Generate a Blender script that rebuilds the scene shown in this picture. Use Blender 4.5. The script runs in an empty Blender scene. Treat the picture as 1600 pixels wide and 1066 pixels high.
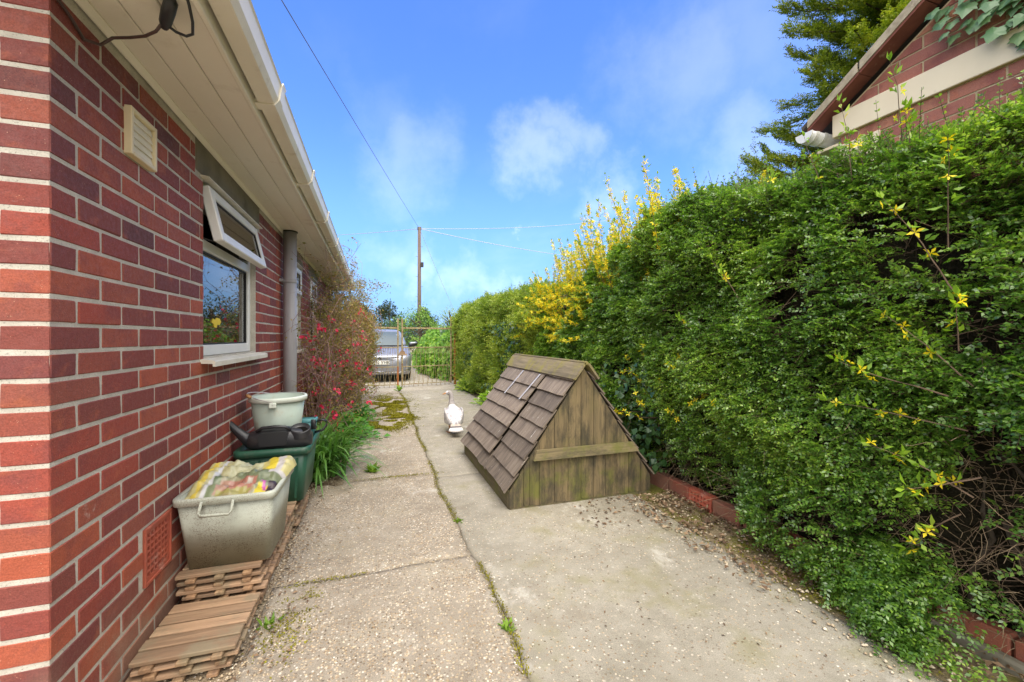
import bpy, math, random
import numpy as np
from mathutils import Vector, Matrix
R_ = math.radians
random.seed(7)
rng = np.random.default_rng(11)
SC = bpy.context.scene
COL = SC.collection

# ------------------------------------------------------------------ camera, sky, sun, exposure
cam_d = bpy.data.cameras.new('camera')
cam = bpy.data.objects.new('camera', cam_d); COL.objects.link(cam)
cam.location = (0, 0, 1.2)
cam.rotation_euler = (R_(90), 0, -R_(18.172))
cam_d.sensor_width = 36; cam_d.lens = 14.74
cam_d.shift_y = -5.5/1600
cam_d.clip_start = 0.05; cam_d.clip_end = 3000
SC.camera = cam

SUN_EL, SUN_AZ = R_(62), R_(180)          # azimuth measured clockwise from +Y
world = bpy.data.worlds.new('World'); SC.world = world
world.use_nodes = True
def build_world():
    nt = world.node_tree; nt.nodes.clear()
    N, L = nt.nodes, nt.links
    def nd(t, **k):
        n = N.new(t)
        for a, v in k.items(): setattr(n, a, v)
        return n
    def math_(op, a, b=None, clamp=False):
        m = nd('ShaderNodeMath', operation=op, use_clamp=clamp)
        for i, x in enumerate((a, b)):
            if x is None: continue
            if isinstance(x, (int, float)): m.inputs[i].default_value = x
            else: L.new(x, m.inputs[i])
        return m.outputs[0]
    out = nd('ShaderNodeOutputWorld'); bg = nd('ShaderNodeBackground')
    sky = nd('ShaderNodeTexSky'); sky.sky_type = 'NISHITA'; sky.sun_disc = False
    sky.sun_elevation = SUN_EL; sky.sun_rotation = SUN_AZ
    sky.air_density = 1.0; sky.dust_density = 0.3; sky.ozone_density = 2.0
    tint = nd('ShaderNodeMixRGB', blend_type='MULTIPLY'); tint.inputs[0].default_value = 1
    tint.inputs[2].default_value = (1.0, 1.27, 1.82, 1)
    hs = nd('ShaderNodeHueSaturation'); hs.inputs['Saturation'].default_value = 1.12; hs.inputs['Hue'].default_value = 0.505
    L.new(sky.outputs[0], hs.inputs['Color']); L.new(hs.outputs[0], tint.inputs[1])
    tc = nd('ShaderNodeTexCoord'); sep = nd('ShaderNodeSeparateXYZ')
    L.new(tc.outputs['Generated'], sep.inputs[0])
    zz = math_('ADD', math_('MAXIMUM', sep.outputs[2], 0.0), 0.12)
    px = math_('DIVIDE', sep.outputs[0], zz); py = math_('DIVIDE', sep.outputs[1], zz)
    cb = nd('ShaderNodeCombineXYZ'); L.new(px, cb.inputs[0]); L.new(py, cb.inputs[1])
    mp = nd('ShaderNodeMapping'); mp.inputs['Scale'].default_value = (1.0, 0.62, 1.0); mp.inputs['Location'].default_value = (3.1, 1.7, 0)
    mp.inputs['Rotation'].default_value = (0, 0, 0.5)
    L.new(cb.outputs[0], mp.inputs[0])
    n1 = nd('ShaderNodeTexNoise'); n1.inputs['Scale'].default_value = 1.1; n1.inputs['Detail'].default_value = 7; n1.inputs['Roughness'].default_value = 0.55
    L.new(mp.outputs[0], n1.inputs['Vector'])
    r1 = nd('ShaderNodeMapRange'); r1.interpolation_type = 'SMOOTHSTEP'
    r1.inputs[1].default_value = 0.50; r1.inputs[2].default_value = 0.80; r1.inputs[3].default_value = 0; r1.inputs[4].default_value = 0.05
    L.new(n1.outputs['Fac'], r1.inputs[0])
    # cloud cover to the south, extended overhead out of view for brighter fill light
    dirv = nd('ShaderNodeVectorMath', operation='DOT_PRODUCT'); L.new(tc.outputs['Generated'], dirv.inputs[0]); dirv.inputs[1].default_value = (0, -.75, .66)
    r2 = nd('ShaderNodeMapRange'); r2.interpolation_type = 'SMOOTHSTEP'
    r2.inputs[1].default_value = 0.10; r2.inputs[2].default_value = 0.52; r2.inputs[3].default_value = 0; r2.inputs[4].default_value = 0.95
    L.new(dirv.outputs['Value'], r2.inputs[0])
    # a few soft separate clouds where they hang in the sky
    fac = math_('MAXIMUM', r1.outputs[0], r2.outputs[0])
    n2 = nd('ShaderNodeTexNoise'); n2.inputs['Scale'].default_value = 5.5; n2.inputs['Detail'].default_value = 6; n2.inputs['Roughness'].default_value = 0.6
    L.new(tc.outputs['Generated'], n2.inputs['Vector'])
    f = 655.
    def ray(x, y):
        a, b = (x-800)/f, (527.5-y)/f
        s, c = math.sin(R_(18.172)), math.cos(R_(18.172))
        return Vector((a*c+s, c-a*s, b)).normalized()
    wob = nd('ShaderNodeMixRGB'); wob.blend_type = 'ADD'; wob.inputs[0].default_value = 0.10
    sub = nd('ShaderNodeVectorMath', operation='SUBTRACT'); L.new(n2.outputs['Color'], sub.inputs[0]); sub.inputs[1].default_value = (.5, .5, .5)
    scl = nd('ShaderNodeVectorMath', operation='SCALE'); L.new(sub.outputs[0], scl.inputs[0]); scl.inputs['Scale'].default_value = 0.34
    addv = nd('ShaderNodeVectorMath', operation='ADD'); L.new(tc.outputs['Generated'], addv.inputs[0]); L.new(scl.outputs[0], addv.inputs[1])
    for (x, y, rad, amt) in ((838, 238, .11, .12), (885, 205, .10, .10), (640, 255, .15, .08), (600, 190, .13, .03), (1075, 115, .2, .08), (940, 292, .10, .11),
                             (735, 432, .08, .11), (790, 425, .05, .10), (600, 395, .11, .09), (660, 420, .09, .14), (1200, 60, .24, .06), (780, 355, .035, .18), (1180, 230, .14, .09)):
        d = nd('ShaderNodeVectorMath', operation='DISTANCE'); L.new(addv.outputs[0], d.inputs[0]); d.inputs[1].default_value = ray(x, y)
        mr = nd('ShaderNodeMapRange'); mr.interpolation_type = 'SMOOTHSTEP'
        mr.inputs[1].default_value = rad; mr.inputs[2].default_value = 0.0; mr.inputs[3].default_value = 0; mr.inputs[4].default_value = amt
        L.new(d.outputs['Value'], mr.inputs[0])
        fac = math_('MAXIMUM', fac, mr.outputs[0])
    # pale band at the horizon
    hz = nd('ShaderNodeMapRange'); hz.inputs[1].default_value = 0.0; hz.inputs[2].default_value = 0.42; hz.inputs[3].default_value = 0.85; hz.inputs[4].default_value = 0
    hz.interpolation_type = 'SMOOTHSTEP'
    L.new(sep.outputs[2], hz.inputs[0])
    hmix = nd('ShaderNodeMixRGB'); L.new(hz.outputs[0], hmix.inputs[0]); L.new(tint.outputs[0], hmix.inputs[1]); hmix.inputs[2].default_value = (1.3, 2.8, 5.2, 1)
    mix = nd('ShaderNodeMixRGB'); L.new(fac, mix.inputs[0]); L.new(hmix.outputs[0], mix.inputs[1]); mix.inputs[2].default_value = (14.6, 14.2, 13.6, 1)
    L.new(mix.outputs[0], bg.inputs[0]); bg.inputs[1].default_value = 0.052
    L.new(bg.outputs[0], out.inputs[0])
build_world()

sun_d = bpy.data.lights.new('sun', 'SUN'); sun = bpy.data.objects.new('sun', sun_d); COL.objects.link(sun)
sun_d.energy = 1.05; sun_d.angle = R_(50); sun_d.color = (1.0, 0.93, 0.83)
_sd = Vector((math.sin(SUN_AZ)*math.cos(SUN_EL), math.cos(SUN_AZ)*math.cos(SUN_EL), math.sin(SUN_EL)))
sun.rotation_euler = _sd.to_track_quat('Z', 'Y').to_euler()
SC.view_settings.view_transform = 'Standard'; SC.view_settings.look = 'None'
SC.view_settings.exposure = 1.98; SC.view_settings.gamma = 1
SC.view_settings.use_curve_mapping = False
SC.cycles.max_bounces = 6; SC.cycles.diffuse_bounces = 4; SC.cycles.glossy_bounces = 3; SC.cycles.transmission_bounces = 4
SC.cycles.transparent_max_bounces = 8; SC.cycles.caustics_reflective = False; SC.cycles.caustics_refractive = False
SC.cycles.use_denoising = True

# ------------------------------------------------------------------ materials
def sr(r, g, b):
    f = lambda c: ((c/255)/12.92 if c/255 <= .04045 else ((c/255+.055)/1.055)**2.4)
    return (f(r), f(g), f(b), 1)
class NT:
    def __init__(s, name):
        s.m = bpy.data.materials.new(name); s.m.use_nodes = True
        s.t = s.m.node_tree; s.t.nodes.clear()
        s.out = s.n('ShaderNodeOutputMaterial')
    def n(s, t, **k):
        x = s.t.nodes.new(t)
        for a, v in k.items(): setattr(x, a, v)
        return x
    def l(s, a, b): s.t.links.new(a, b)
    def math(s, op, a, b=None, clamp=False):
        m = s.n('ShaderNodeMath', operation=op, use_clamp=clamp)
        for i, x in enumerate((a, b)):
            if x is None: continue
            if isinstance(x, (int, float)): m.inputs[i].default_value = x
            else: s.l(x, m.inputs[i])
        return m.outputs[0]
    def mix(s, fac, a, b, mode='MIX'):
        m = s.n('ShaderNodeMixRGB', blend_type=mode)
        for i, x in enumerate((fac, a, b)):
            if isinstance(x, (int, float)): m.inputs[i].default_value = x
            elif isinstance(x, tuple): m.inputs[i].default_value = x
            else: s.l(x, m.inputs[i])
        return m.outputs[0]
    def ramp(s, fac, stops, interp='LINEAR'):
        r = s.n('ShaderNodeValToRGB'); cr = r.color_ramp; cr.interpolation = interp
        while len(cr.elements) < len(stops): cr.elements.new(0.5)
        for e, (p, c) in zip(cr.elements, stops): e.position = p; e.color = c
        s.l(fac, r.inputs[0]); return r.outputs[0]
    def rng(s, v, a, b, c=0., d=1.):
        m = s.n('ShaderNodeMapRange'); m.interpolation_type = 'SMOOTHSTEP'
        for i, x in enumerate((v, a, b, c, d)):
            if i == 0: s.l(x, m.inputs[0])
            else: m.inputs[i].default_value = x
        return m.outputs[0]
    def pos(s):
        if not hasattr(s, '_p'): s._p = s.n('ShaderNodeNewGeometry')
        return s._p.outputs['Position']
    def rand(s):
        if not hasattr(s, '_r'):
            s.pos(); oi = s.n('ShaderNodeObjectInfo')
            s._r = s.math('FRACT', s.math('ADD', oi.outputs['Random'], s._p.outputs['Random Per Island']))
        return s._r
    def objco(s, offset=True):
        tc = s.n('ShaderNodeTexCoord'); v = tc.outputs['Object']
        if offset:
            ad = s.n('ShaderNodeVectorMath', operation='ADD'); sc = s.math('MULTIPLY', s.rand(), 37.0)
            s.l(v, ad.inputs[0]); s.l(sc, ad.inputs[1]); v = ad.outputs[0]
        return v
    def scale(s, v, xyz):
        m = s.n('ShaderNodeMapping'); m.inputs['Scale'].default_value = xyz; s.l(v, m.inputs[0]); return m.outputs[0]
    def noise(s, v, sc, detail=4, rough=.55, dist=0.):
        n = s.n('ShaderNodeTexNoise'); n.inputs['Scale'].default_value = sc; n.inputs['Detail'].default_value = detail
        n.inputs['Roughness'].default_value = rough; n.inputs['Distortion'].default_value = dist
        s.l(v, n.inputs['Vector']); return n.outputs['Fac']
    def vor(s, v, sc, feat='F1', out='Distance'):
        n = s.n('ShaderNodeTexVoronoi', feature=feat); n.inputs['Scale'].default_value = sc; s.l(v, n.inputs['Vector']); return n.outputs[out]
    def hsv(s, c, h=None, sat=None, val=None):
        n = s.n('ShaderNodeHueSaturation'); s.l(c, n.inputs['Color'])
        for k, x in (('Hue', h), ('Saturation', sat), ('Value', val)):
            if x is None: continue
            if isinstance(x, (int, float)): n.inputs[k].default_value = x
            else: s.l(x, n.inputs[k])
        return n.outputs[0]
    def bump(s, h, strength=.4, dist=.01, normal=None):
        b = s.n('ShaderNodeBump'); b.inputs['Strength'].default_value = strength; b.inputs['Distance'].default_value = dist
        s.l(h, b.inputs['Height'])
        if normal is not None: s.l(normal, b.inputs['Normal'])
        return b.outputs[0]
    def bsdf(s, col, rough=.7, spec=.5, metal=0., normal=None, transl=0., tcol=None, coat=0., subsurf=0.):
        p = s.n('ShaderNodeBsdfPrincipled')
        for k, x in (('Base Color', col), ('Roughness', rough), ('Specular IOR Level', spec), ('Metallic', metal), ('Coat Weight', coat)):
            if isinstance(x, (int, float, tuple)): p.inputs[k].default_value = x
            else: s.l(x, p.inputs[k])
        if normal is not None: s.l(normal, p.inputs['Normal'])
        o = p.outputs[0]
        if transl:
            t = s.n('ShaderNodeBsdfTranslucent')
            tc = tcol if tcol is not None else col
            if isinstance(tc, tuple): t.inputs[0].default_value = tc
            else: s.l(tc, t.inputs[0])
            m = s.n('ShaderNodeMixShader'); m.inputs[0].default_value = transl
            s.l(o, m.inputs[1]); s.l(t.outputs[0], m.inputs[2]); o = m.outputs[0]
        s.l(o, s.out.inputs[0]); return s.m

def simple(name, c0, c1=None, sc=8, rough=.6, spec=.5, metal=0., bump=.15, bsc=40, bd=.003, rv=0., stretch=None, obj=False, dirt=None, dirt_sc=6, dirt_lo=.5, dirt_hi=.75):
    k = NT(name); v = k.objco() if obj else k.pos()
    if stretch: v = k.scale(v, stretch)
    c1 = c1 or tuple(min(1, x*.75) for x in c0[:3])+(1,)
    col = k.ramp(k.noise(v, sc), [(.3, c1), (.7, c0)])
    if dirt: col = k.mix(k.rng(k.noise(v, dirt_sc, 6, .65), dirt_lo, dirt_hi), col, dirt)
    if rv: col = k.hsv(col, val=k.math('ADD', k.math('MULTIPLY', k.rand(), rv), 1-rv/2))
    return k.bsdf(col, rough, spec, metal, k.bump(k.noise(v, bsc, 5), bump, bd))

def leaf_mat(name, stops, rough=.42, spec=.5, transl=.3, patch=None, patch_sc=2.2):
    """leaf colour from a per-leaf random, with slow drift from plant to plant"""
    k = NT(name)
    r = k.rand()
    n = k.noise(k.pos(), patch_sc, 3)
    f = k.math('ADD', k.math('MULTIPLY', r, .6), k.math('MULTIPLY', k.rng(n, .3, .7), .4))
    col = k.ramp(f, stops)
    if patch: col = k.mix(k.rng(k.noise(k.pos(), patch_sc*.6, 4), .52, .68), col, patch)
    tc = k.mix(1.0, col, (1.5, 1.6, .7, 1), 'MULTIPLY')
    return k.bsdf(col, rough, spec, transl=transl, tcol=tc)

def brick_mat(name, stops, dirt=(.30, .24, .17, 1)):
    k = NT(name); p = k.pos(); r = k.rand()
    base = k.ramp(r, stops)
    v = k.objco()
    blot = k.rng(k.noise(v, 9, 4, .6), .45, .72)
    base = k.mix(k.math('MULTIPLY', blot, .68), base, (.20, .055, .050, 1))
    orange = k.rng(k.noise(k.scale(v, (1, 1.6, 2.2)), 6, 5, .6), .56, .74)
    base = k.mix(k.math('MULTIPLY', orange, .5), base, (.44, .125, .058, 1))
    fine = k.noise(p, 260, 3, .7)
    base = k.mix(1., base, k.ramp(fine, [(.25, (.62, .62, .62, 1)), (.75, (1.28, 1.24, 1.2, 1))]), 'MULTIPLY')
    sp = k.vor(p, 150, out='Distance'); spm = k.math('MULTIPLY', k.rng(sp, .17, .08), k.rng(k.noise(p, 34, 2), .56, .66))
    base = k.mix(k.math('MULTIPLY', spm, .9), base, (.70, .42, .27, 1))
    wm = k.rng(k.noise(p, 5.5, 7, .72), .66, .74)
    base = k.mix(k.math('MULTIPLY', wm, .6), base, (.55, .42, .36, 1))
    # algae and splash-back low on the wall
    sx = k.n('ShaderNodeSeparateXYZ'); k.l(p, sx.inputs[0])
    low = k.math('MULTIPLY', k.rng(sx.outputs[2], .42, .12), k.rng(k.noise(p, 3.5, 5), .35, .6))
    base = k.mix(k.math('MULTIPLY', low, .5), base, dirt)
    h = k.math('ADD', k.noise(p, 190, 4, .7), k.math('MULTIPLY', k.noise(p, 45, 3), .8))
    return k.bsdf(base, k.ramp(k.noise(p, 70, 3), [(.3, (.55, .55, .55, 1)), (.7, (.85, .85, .85, 1))]), .35, 0, k.bump(h, .5, .0035))

MT = {}
MT['brick'] = brick_mat('red_brick', [(0, (.13, .045, .043, 1)), (.18, (.25, .056, .042, 1)), (.4, (.33, .068, .044, 1)), (.56, (.17, .048, .045, 1)), (.78, (.38, .092, .048, 1)), (1, (.26, .075, .052, 1))])
MT['brick2'] = brick_mat('purple_brick', [(0, (.28, .105, .075, 1)), (.35, (.40, .16, .105, 1)), (.7, (.33, .125, .095, 1)), (1, (.46, .21, .12, 1))])
MT['edging'] = brick_mat('edging_brick', [(0, (.30, .075, .042, 1)), (.5, (.24, .07, .05, 1)), (1, (.34, .10, .055, 1))], dirt=(.16, .13, .09, 1))
def mortar_mat(name, c0, c1):
    k = NT(name); p = k.pos()
    c = k.ramp(k.noise(p, 14, 6, .65), [(.3, c1), (.65, c0)])
    c = k.mix(k.rng(k.noise(p, 220, 3), .55, .7), c, tuple(x*.72 for x in c1[:3])+(1,))
    c = k.mix(k.math('MULTIPLY', k.rng(k.noise(p, 2.3, 5, .6), .52, .72), .4), c, (.26, .23, .17, 1))
    return k.bsdf(c, .92, .2, 0, k.bump(k.noise(p, 160, 5, .7), .6, .004))
MT['mortar'] = mortar_mat('mortar', (.56, .525, .455, 1), (.42, .39, .335, 1))
MT['mortar_warm'] = mortar_mat('warm_mortar', (.55, .44, .27, 1), (.42, .33, .20, 1))
MT['lintel'] = simple('concrete_lintel', (.25, .225, .175, 1), (.16, .145, .11, 1), 7, .9, .2, bump=.4, bsc=90, bd=.004, dirt=(.085, .08, .06, 1), dirt_sc=3.5)
MT['soffit'] = simple('cream_soffit_plastic', (.80, .755, .655, 1), (.75, .70, .59, 1), 2.5, .45, .4, bump=.05, dirt=(.44, .36, .24, 1), dirt_sc=5, dirt_lo=.55, dirt_hi=.9)
MT['gutter'] = simple('weathered_white_gutter', (.80, .76, .66, 1), (.72, .67, .56, 1), 3, .4, .45, bump=.04, dirt=(.42, .34, .23, 1), dirt_sc=9, dirt_lo=.58, dirt_hi=.85)
MT['upvc'] = simple('white_upvc', (.82, .83, .82, 1), (.74, .75, .73, 1), 4, .3, .5, bump=.02, dirt=(.5, .47, .38, 1), dirt_sc=12, dirt_lo=.62, dirt_hi=.9)
MT['sill'] = simple('aged_white_sill', (.72, .69, .60, 1), (.58, .54, .44, 1), 7, .5, .4, bump=.05, dirt=(.30, .26, .18, 1), dirt_sc=14, dirt_lo=.58, dirt_hi=.85)
MT['rubber'] = simple('black_gasket', (.02, .02, .02, 1), rough=.6, bump=.02)
MT['grey_pipe'] = simple('grey_pvc_pipe', (.36, .355, .375, 1), (.29, .285, .30, 1), 4, .42, .4, bump=.05, stretch=(4, 4, .6), dirt=(.40, .39, .38, 1), dirt_sc=5, dirt_lo=.55, dirt_hi=.9)
MT['vent'] = simple('cream_vent_plastic', (.74, .64, .42, 1), (.66, .56, .35, 1), 10, .45, .45, bump=.03)
MT['vent_slat'] = simple('cream_vent_slat', (.78, .73, .58, 1), (.70, .64, .48, 1), 10, .45, .45, bump=.03)
MT['airbrick'] = simple('terracotta', (.42, .105, .06, 1), (.30, .075, .05, 1), 14, .8, .3, bump=.4, bsc=160, dirt=(.5, .33, .27, 1), dirt_sc=9, dirt_lo=.55, dirt_hi=.8)
MT['dark'] = simple('dark_void', (.012, .011, .010, 1), rough=1, spec=0, bump=0)
MT['room'] = simple('dim_room', (.20, .19, .17, 1), (.14, .13, .12, 1), rough=1, spec=.1, bump=0)
MT['rooftile'] = simple('brown_roof_tile', (.12, .075, .055, 1), (.075, .05, .04, 1), 6, .85, .2, bump=.4, bsc=60, bd=.006, rv=.4, dirt=(.16, .16, .10, 1), dirt_sc=4)
MT['black'] = simple('black_plastic', (.018, .018, .02, 1), (.013, .013, .015, 1), 9, .42, .5, bump=.08, bsc=120)
MT['can'] = simple('black_can_plastic', (.028, .028, .032, 1), (.018, .018, .021, 1), 7, .36, .5, bump=.12, bsc=60, dirt=(.09, .085, .075, 1), dirt_sc=9, dirt_lo=.55, dirt_hi=.85)
MT['cable'] = simple('brown_cable', (.07, .035, .03, 1), rough=.5)
MT['wire'] = simple('grey_wire', (.11, .11, .12, 1), rough=.6)
MT['palewire'] = simple('pale_wire', (.42, .44, .47, 1), rough=.6)
def glass():
    k = NT('window_glass')
    t = k.n('ShaderNodeBsdfTransparent'); t.inputs[0].default_value = (.80, .83, .82, 1)
    g = k.n('ShaderNodeBsdfGlossy'); g.inputs['Roughness'].default_value = .012; g.inputs[0].default_value = (.95, .96, .97, 1)
    fr = k.n('ShaderNodeFresnel'); fr.inputs[0].default_value = 2.7
    wob = k.bump(k.noise(k.pos(), 1.7, 1), .05, .02); k.l(wob, g.inputs['Normal'])
    m = k.n('ShaderNodeMixShader'); k.l(fr.outputs[0], m.inputs[0]); k.l(t.outputs[0], m.inputs[1]); k.l(g.outputs[0], m.inputs[2])
    k.l(m.outputs[0], k.out.inputs[0]); return k.m
MT['glass'] = glass()

# timber
def timber(name, c0, c1, c2, axis, rough=.8, algae=None, flecks=None, rv=.35, algae_z=None, obj=True, stain=None):
    k = NT(name); v0 = k.objco()
    st = [1, 1, 1]; st[axis] = .06
    v = k.scale(v0, tuple(st))
    g = k.noise(v, 55, 6, .65, .6)
    broad = k.noise(v, 14, 4, .6)
    col = k.ramp(k.math('ADD', k.math('MULTIPLY', g, .5), k.math('MULTIPLY', broad, .5)), [(.34, c2), (.5, c1), (.66, c0)])
    col = k.hsv(col, val=k.math('ADD', k.math('MULTIPLY', k.rand(), rv), 1-rv/2))
    crack = k.rng(k.noise(k.scale(v0, tuple(.02 if i == axis else 1 for i in range(3))), 120, 3, .6), .66, .74)
    col = k.mix(k.math('MULTIPLY', crack, .6), col, tuple(x*.3 for x in c2[:3])+(1,))
    if algae:
        m = k.rng(k.noise(k.pos(), 7, 5, .65), .44, .66)
        if algae_z:
            sx = k.n('ShaderNodeSeparateXYZ'); k.l(k.pos(), sx.inputs[0])
            m = k.math('MULTIPLY', m, k.rng(sx.outputs[2], algae_z[1], algae_z[0], .15, 1.))
        col = k.mix(k.math('MULTIPLY', m, .75), col, algae)
    if stain:
        sm_ = k.rng(k.noise(k.scale(k.pos(), tuple(.35 if i == axis else 1 for i in range(3))), 6.5, 6, .7), .43, .62)
        col = k.mix(k.math('MULTIPLY', sm_, .85), col, stain)
    if flecks:
        fm = k.math('MULTIPLY', k.rng(k.noise(k.scale(v0, tuple(.35 if i == axis else 1 for i in range(3))), 48, 4, .7), .62, .68), k.rng(k.noise(k.pos(), 5, 3), .42, .6))
        col = k.mix(k.math('MULTIPLY', fm, .8), col, flecks)
    h = k.math('SUBTRACT', g, k.math('MULTIPLY', crack, .8))
    return k.bsdf(col, rough, .25, 0, k.bump(h, .55, .004))
MT['deck'] = timber('deck_timber', (.47, .31, .19, 1), (.32, .205, .125, 1), (.18, .12, .08, 1), 0, rv=.6, algae=(.22, .185, .12, 1))
MT['deck_y'] = timber('deck_batten', (.46, .29, .16, 1), (.30, .18, .10, 1), (.17, .105, .065, 1), 1, rv=.4, algae=(.19, .16, .10, 1))
MT['shingle'] = timber('shingle_timber', (.24, .195, .15, 1), (.165, .13, .10, 1), (.078, .061, .048, 1), 0, .74, flecks=(.55, .51, .46, 1), rv=.75)
MT['board'] = timber('mossy_board', (.245, .180, .092, 1), (.160, .120, .064, 1), (.062, .052, .034, 1), 2, .85, algae=(.115, .13, .020, 1), rv=.35, algae_z=(.0, .6), stain=(.045, .040, .028, 1))
MT['rail'] = timber('mossy_rail', (.235, .185, .10, 1), (.165, .13, .07, 1), (.08, .065, .04, 1), 0, .85, algae=(.13, .135, .03, 1), rv=.1, stain=(.07, .06, .04, 1))
MT['ridge'] = timber('ridge_board', (.27, .215, .135, 1), (.185, .15, .095, 1), (.09, .075, .052, 1), 1, .85, algae=(.23, .20, .045, 1), rv=.15)
MT['base_y'] = timber('base_board', (.20, .165, .10, 1), (.145, .12, .072, 1), (.085, .07, .045, 1), 1, .85, algae=(.12, .13, .03, 1), rv=.15)
MT['strap'] = simple('galvanised_strap', (.62, .60, .60, 1), (.48, .45, .46, 1), 18, .5, .5, .3, bump=.1)
MT['polewood'] = timber('pole_timber', (.19, .135, .11, 1), (.14, .10, .085, 1), (.08, .06, .05, 1), 2, rv=0)
MT['bark'] = simple('bark', (.10, .078, .055, 1), (.05, .04, .03, 1), 14, .9, .2, bump=.8, bsc=30, bd=.02, stretch=(1, 1, .3))
MT['twig'] = simple('brown_twig', (.17, .115, .075, 1), (.10, .065, .042, 1), 20, .8, .25, bump=.2, rv=.5)
MT['twig_dry'] = simple('dry_twig', (.36, .27, .17, 1), (.20, .14, .085, 1), 20, .85, .2, bump=.2, rv=.6)
MT['twig_red'] = simple('reddish_twig', (.40, .255, .23, 1), (.24, .14, .13, 1), 20, .75, .25, bump=.2, rv=.5)
MT['core'] = simple('dark_inner_core', (.035, .029, .018, 1), (.018, .016, .010, 1), 30, .95, .1, bump=.9, bsc=60, bd=.03)  # dark colour for opaque inner shells that keep light out

# leaves
MT['hedge'] = leaf_mat('hedge_leaf', [(0, (.045, .115, .022, 1)), (.3, (.095, .20, .032, 1)), (.6, (.165, .30, .040, 1)), (.85, (.32, .46, .065, 1)), (1, (.46, .57, .12, 1))], .28, .75, .40)
MT['hedge_far'] = leaf_mat('feathery_hedge_leaf', [(0, (.09, .17, .024, 1)), (.4, (.22, .32, .04, 1)), (.75, (.36, .43, .055, 1)), (1, (.50, .53, .10, 1))], .42, .45, .40)
MT['ivy_dark'] = leaf_mat('dark_ivy_leaf', [(0, (.022, .06, .020, 1)), (.6, (.045, .105, .03, 1)), (1, (.10, .18, .045, 1))], .3, .55, .15)
MT['ivy_light'] = leaf_mat('bright_ivy_leaf', [(0, (.07, .18, .018, 1)), (.5, (.16, .32, .03, 1)), (1, (.30, .42, .05, 1))], .4, .4, .3)
MT['ivy_wall'] = leaf_mat('wall_ivy_leaf', [(0, (.08, .17, .075, 1)), (.6, (.13, .235, .095, 1)), (1, (.22, .31, .12, 1))], .38, .5, .15)
MT['conifer'] = leaf_mat('conifer_foliage', [(0, (.06, .11, .014, 1)), (.45, (.17, .23, .02, 1)), (.8, (.32, .35, .028, 1)), (1, (.42, .41, .05, 1))], .6, .3, .3)
MT['fartree'] = leaf_mat('far_tree_leaf', [(0, (.022, .036, .016, 1)), (1, (.065, .085, .035, 1))], .7, .2, .15)
MT['forsythia'] = leaf_mat('yellow_petal', [(0, (.64, .48, .012, 1)), (.5, (.80, .64, .022, 1)), (1, (.86, .74, .07, 1))], .5, .3, .3)
MT['fresh'] = leaf_mat('fresh_green_leaf', [(0, (.13, .26, .02, 1)), (.6, (.26, .42, .03, 1)), (1, (.42, .52, .06, 1))], .4, .4, .35)
MT['strap_leaf'] = leaf_mat('strap_leaf', [(0, (.05, .14, .022, 1)), (.6, (.11, .25, .045, 1)), (1, (.22, .36, .09, 1))], .32, .55, .25)
MT['low_leaf'] = leaf_mat('low_plant_leaf', [(0, (.04, .15, .015, 1)), (.6, (.09, .27, .03, 1)), (1, (.20, .40, .05, 1))], .4, .45, .3)
MT['quince_leaf'] = leaf_mat('quince_leaf', [(0, (.10, .12, .03, 1)), (.35, (.22, .20, .05, 1)), (.7, (.34, .25, .07, 1)), (1, (.40, .19, .11, 1))], .5, .35, .3)
MT['quince_flower'] = leaf_mat('quince_petal', [(0, (.55, .018, .075, 1)), (.6, (.72, .035, .12, 1)), (1, (.82, .14, .22, 1))], .5, .3, .3)
MT['white_flower'] = leaf_mat('cream_petal', [(0, (.75, .72, .5, 1)), (1, (.85, .83, .68, 1))], .5, .3, .3)
MT['moss'] = leaf_mat('moss', [(0, (.12, .11, .012, 1)), (.6, (.21, .19, .018, 1)), (1, (.32, .30, .03, 1))], .9, .1, .1)
MT['weed'] = leaf_mat('weed_leaf', [(0, (.10, .20, .02, 1)), (1, (.25, .38, .05, 1))], .5, .3, .3)
MT['litter'] = leaf_mat('dead_leaf', [(0, (.07, .045, .03, 1)), (.4, (.15, .09, .055, 1)), (.7, (.30, .20, .12, 1)), (.9, (.48, .38, .26, 1)), (1, (.25, .27, .06, 1))], .8, .2, .1)

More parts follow.
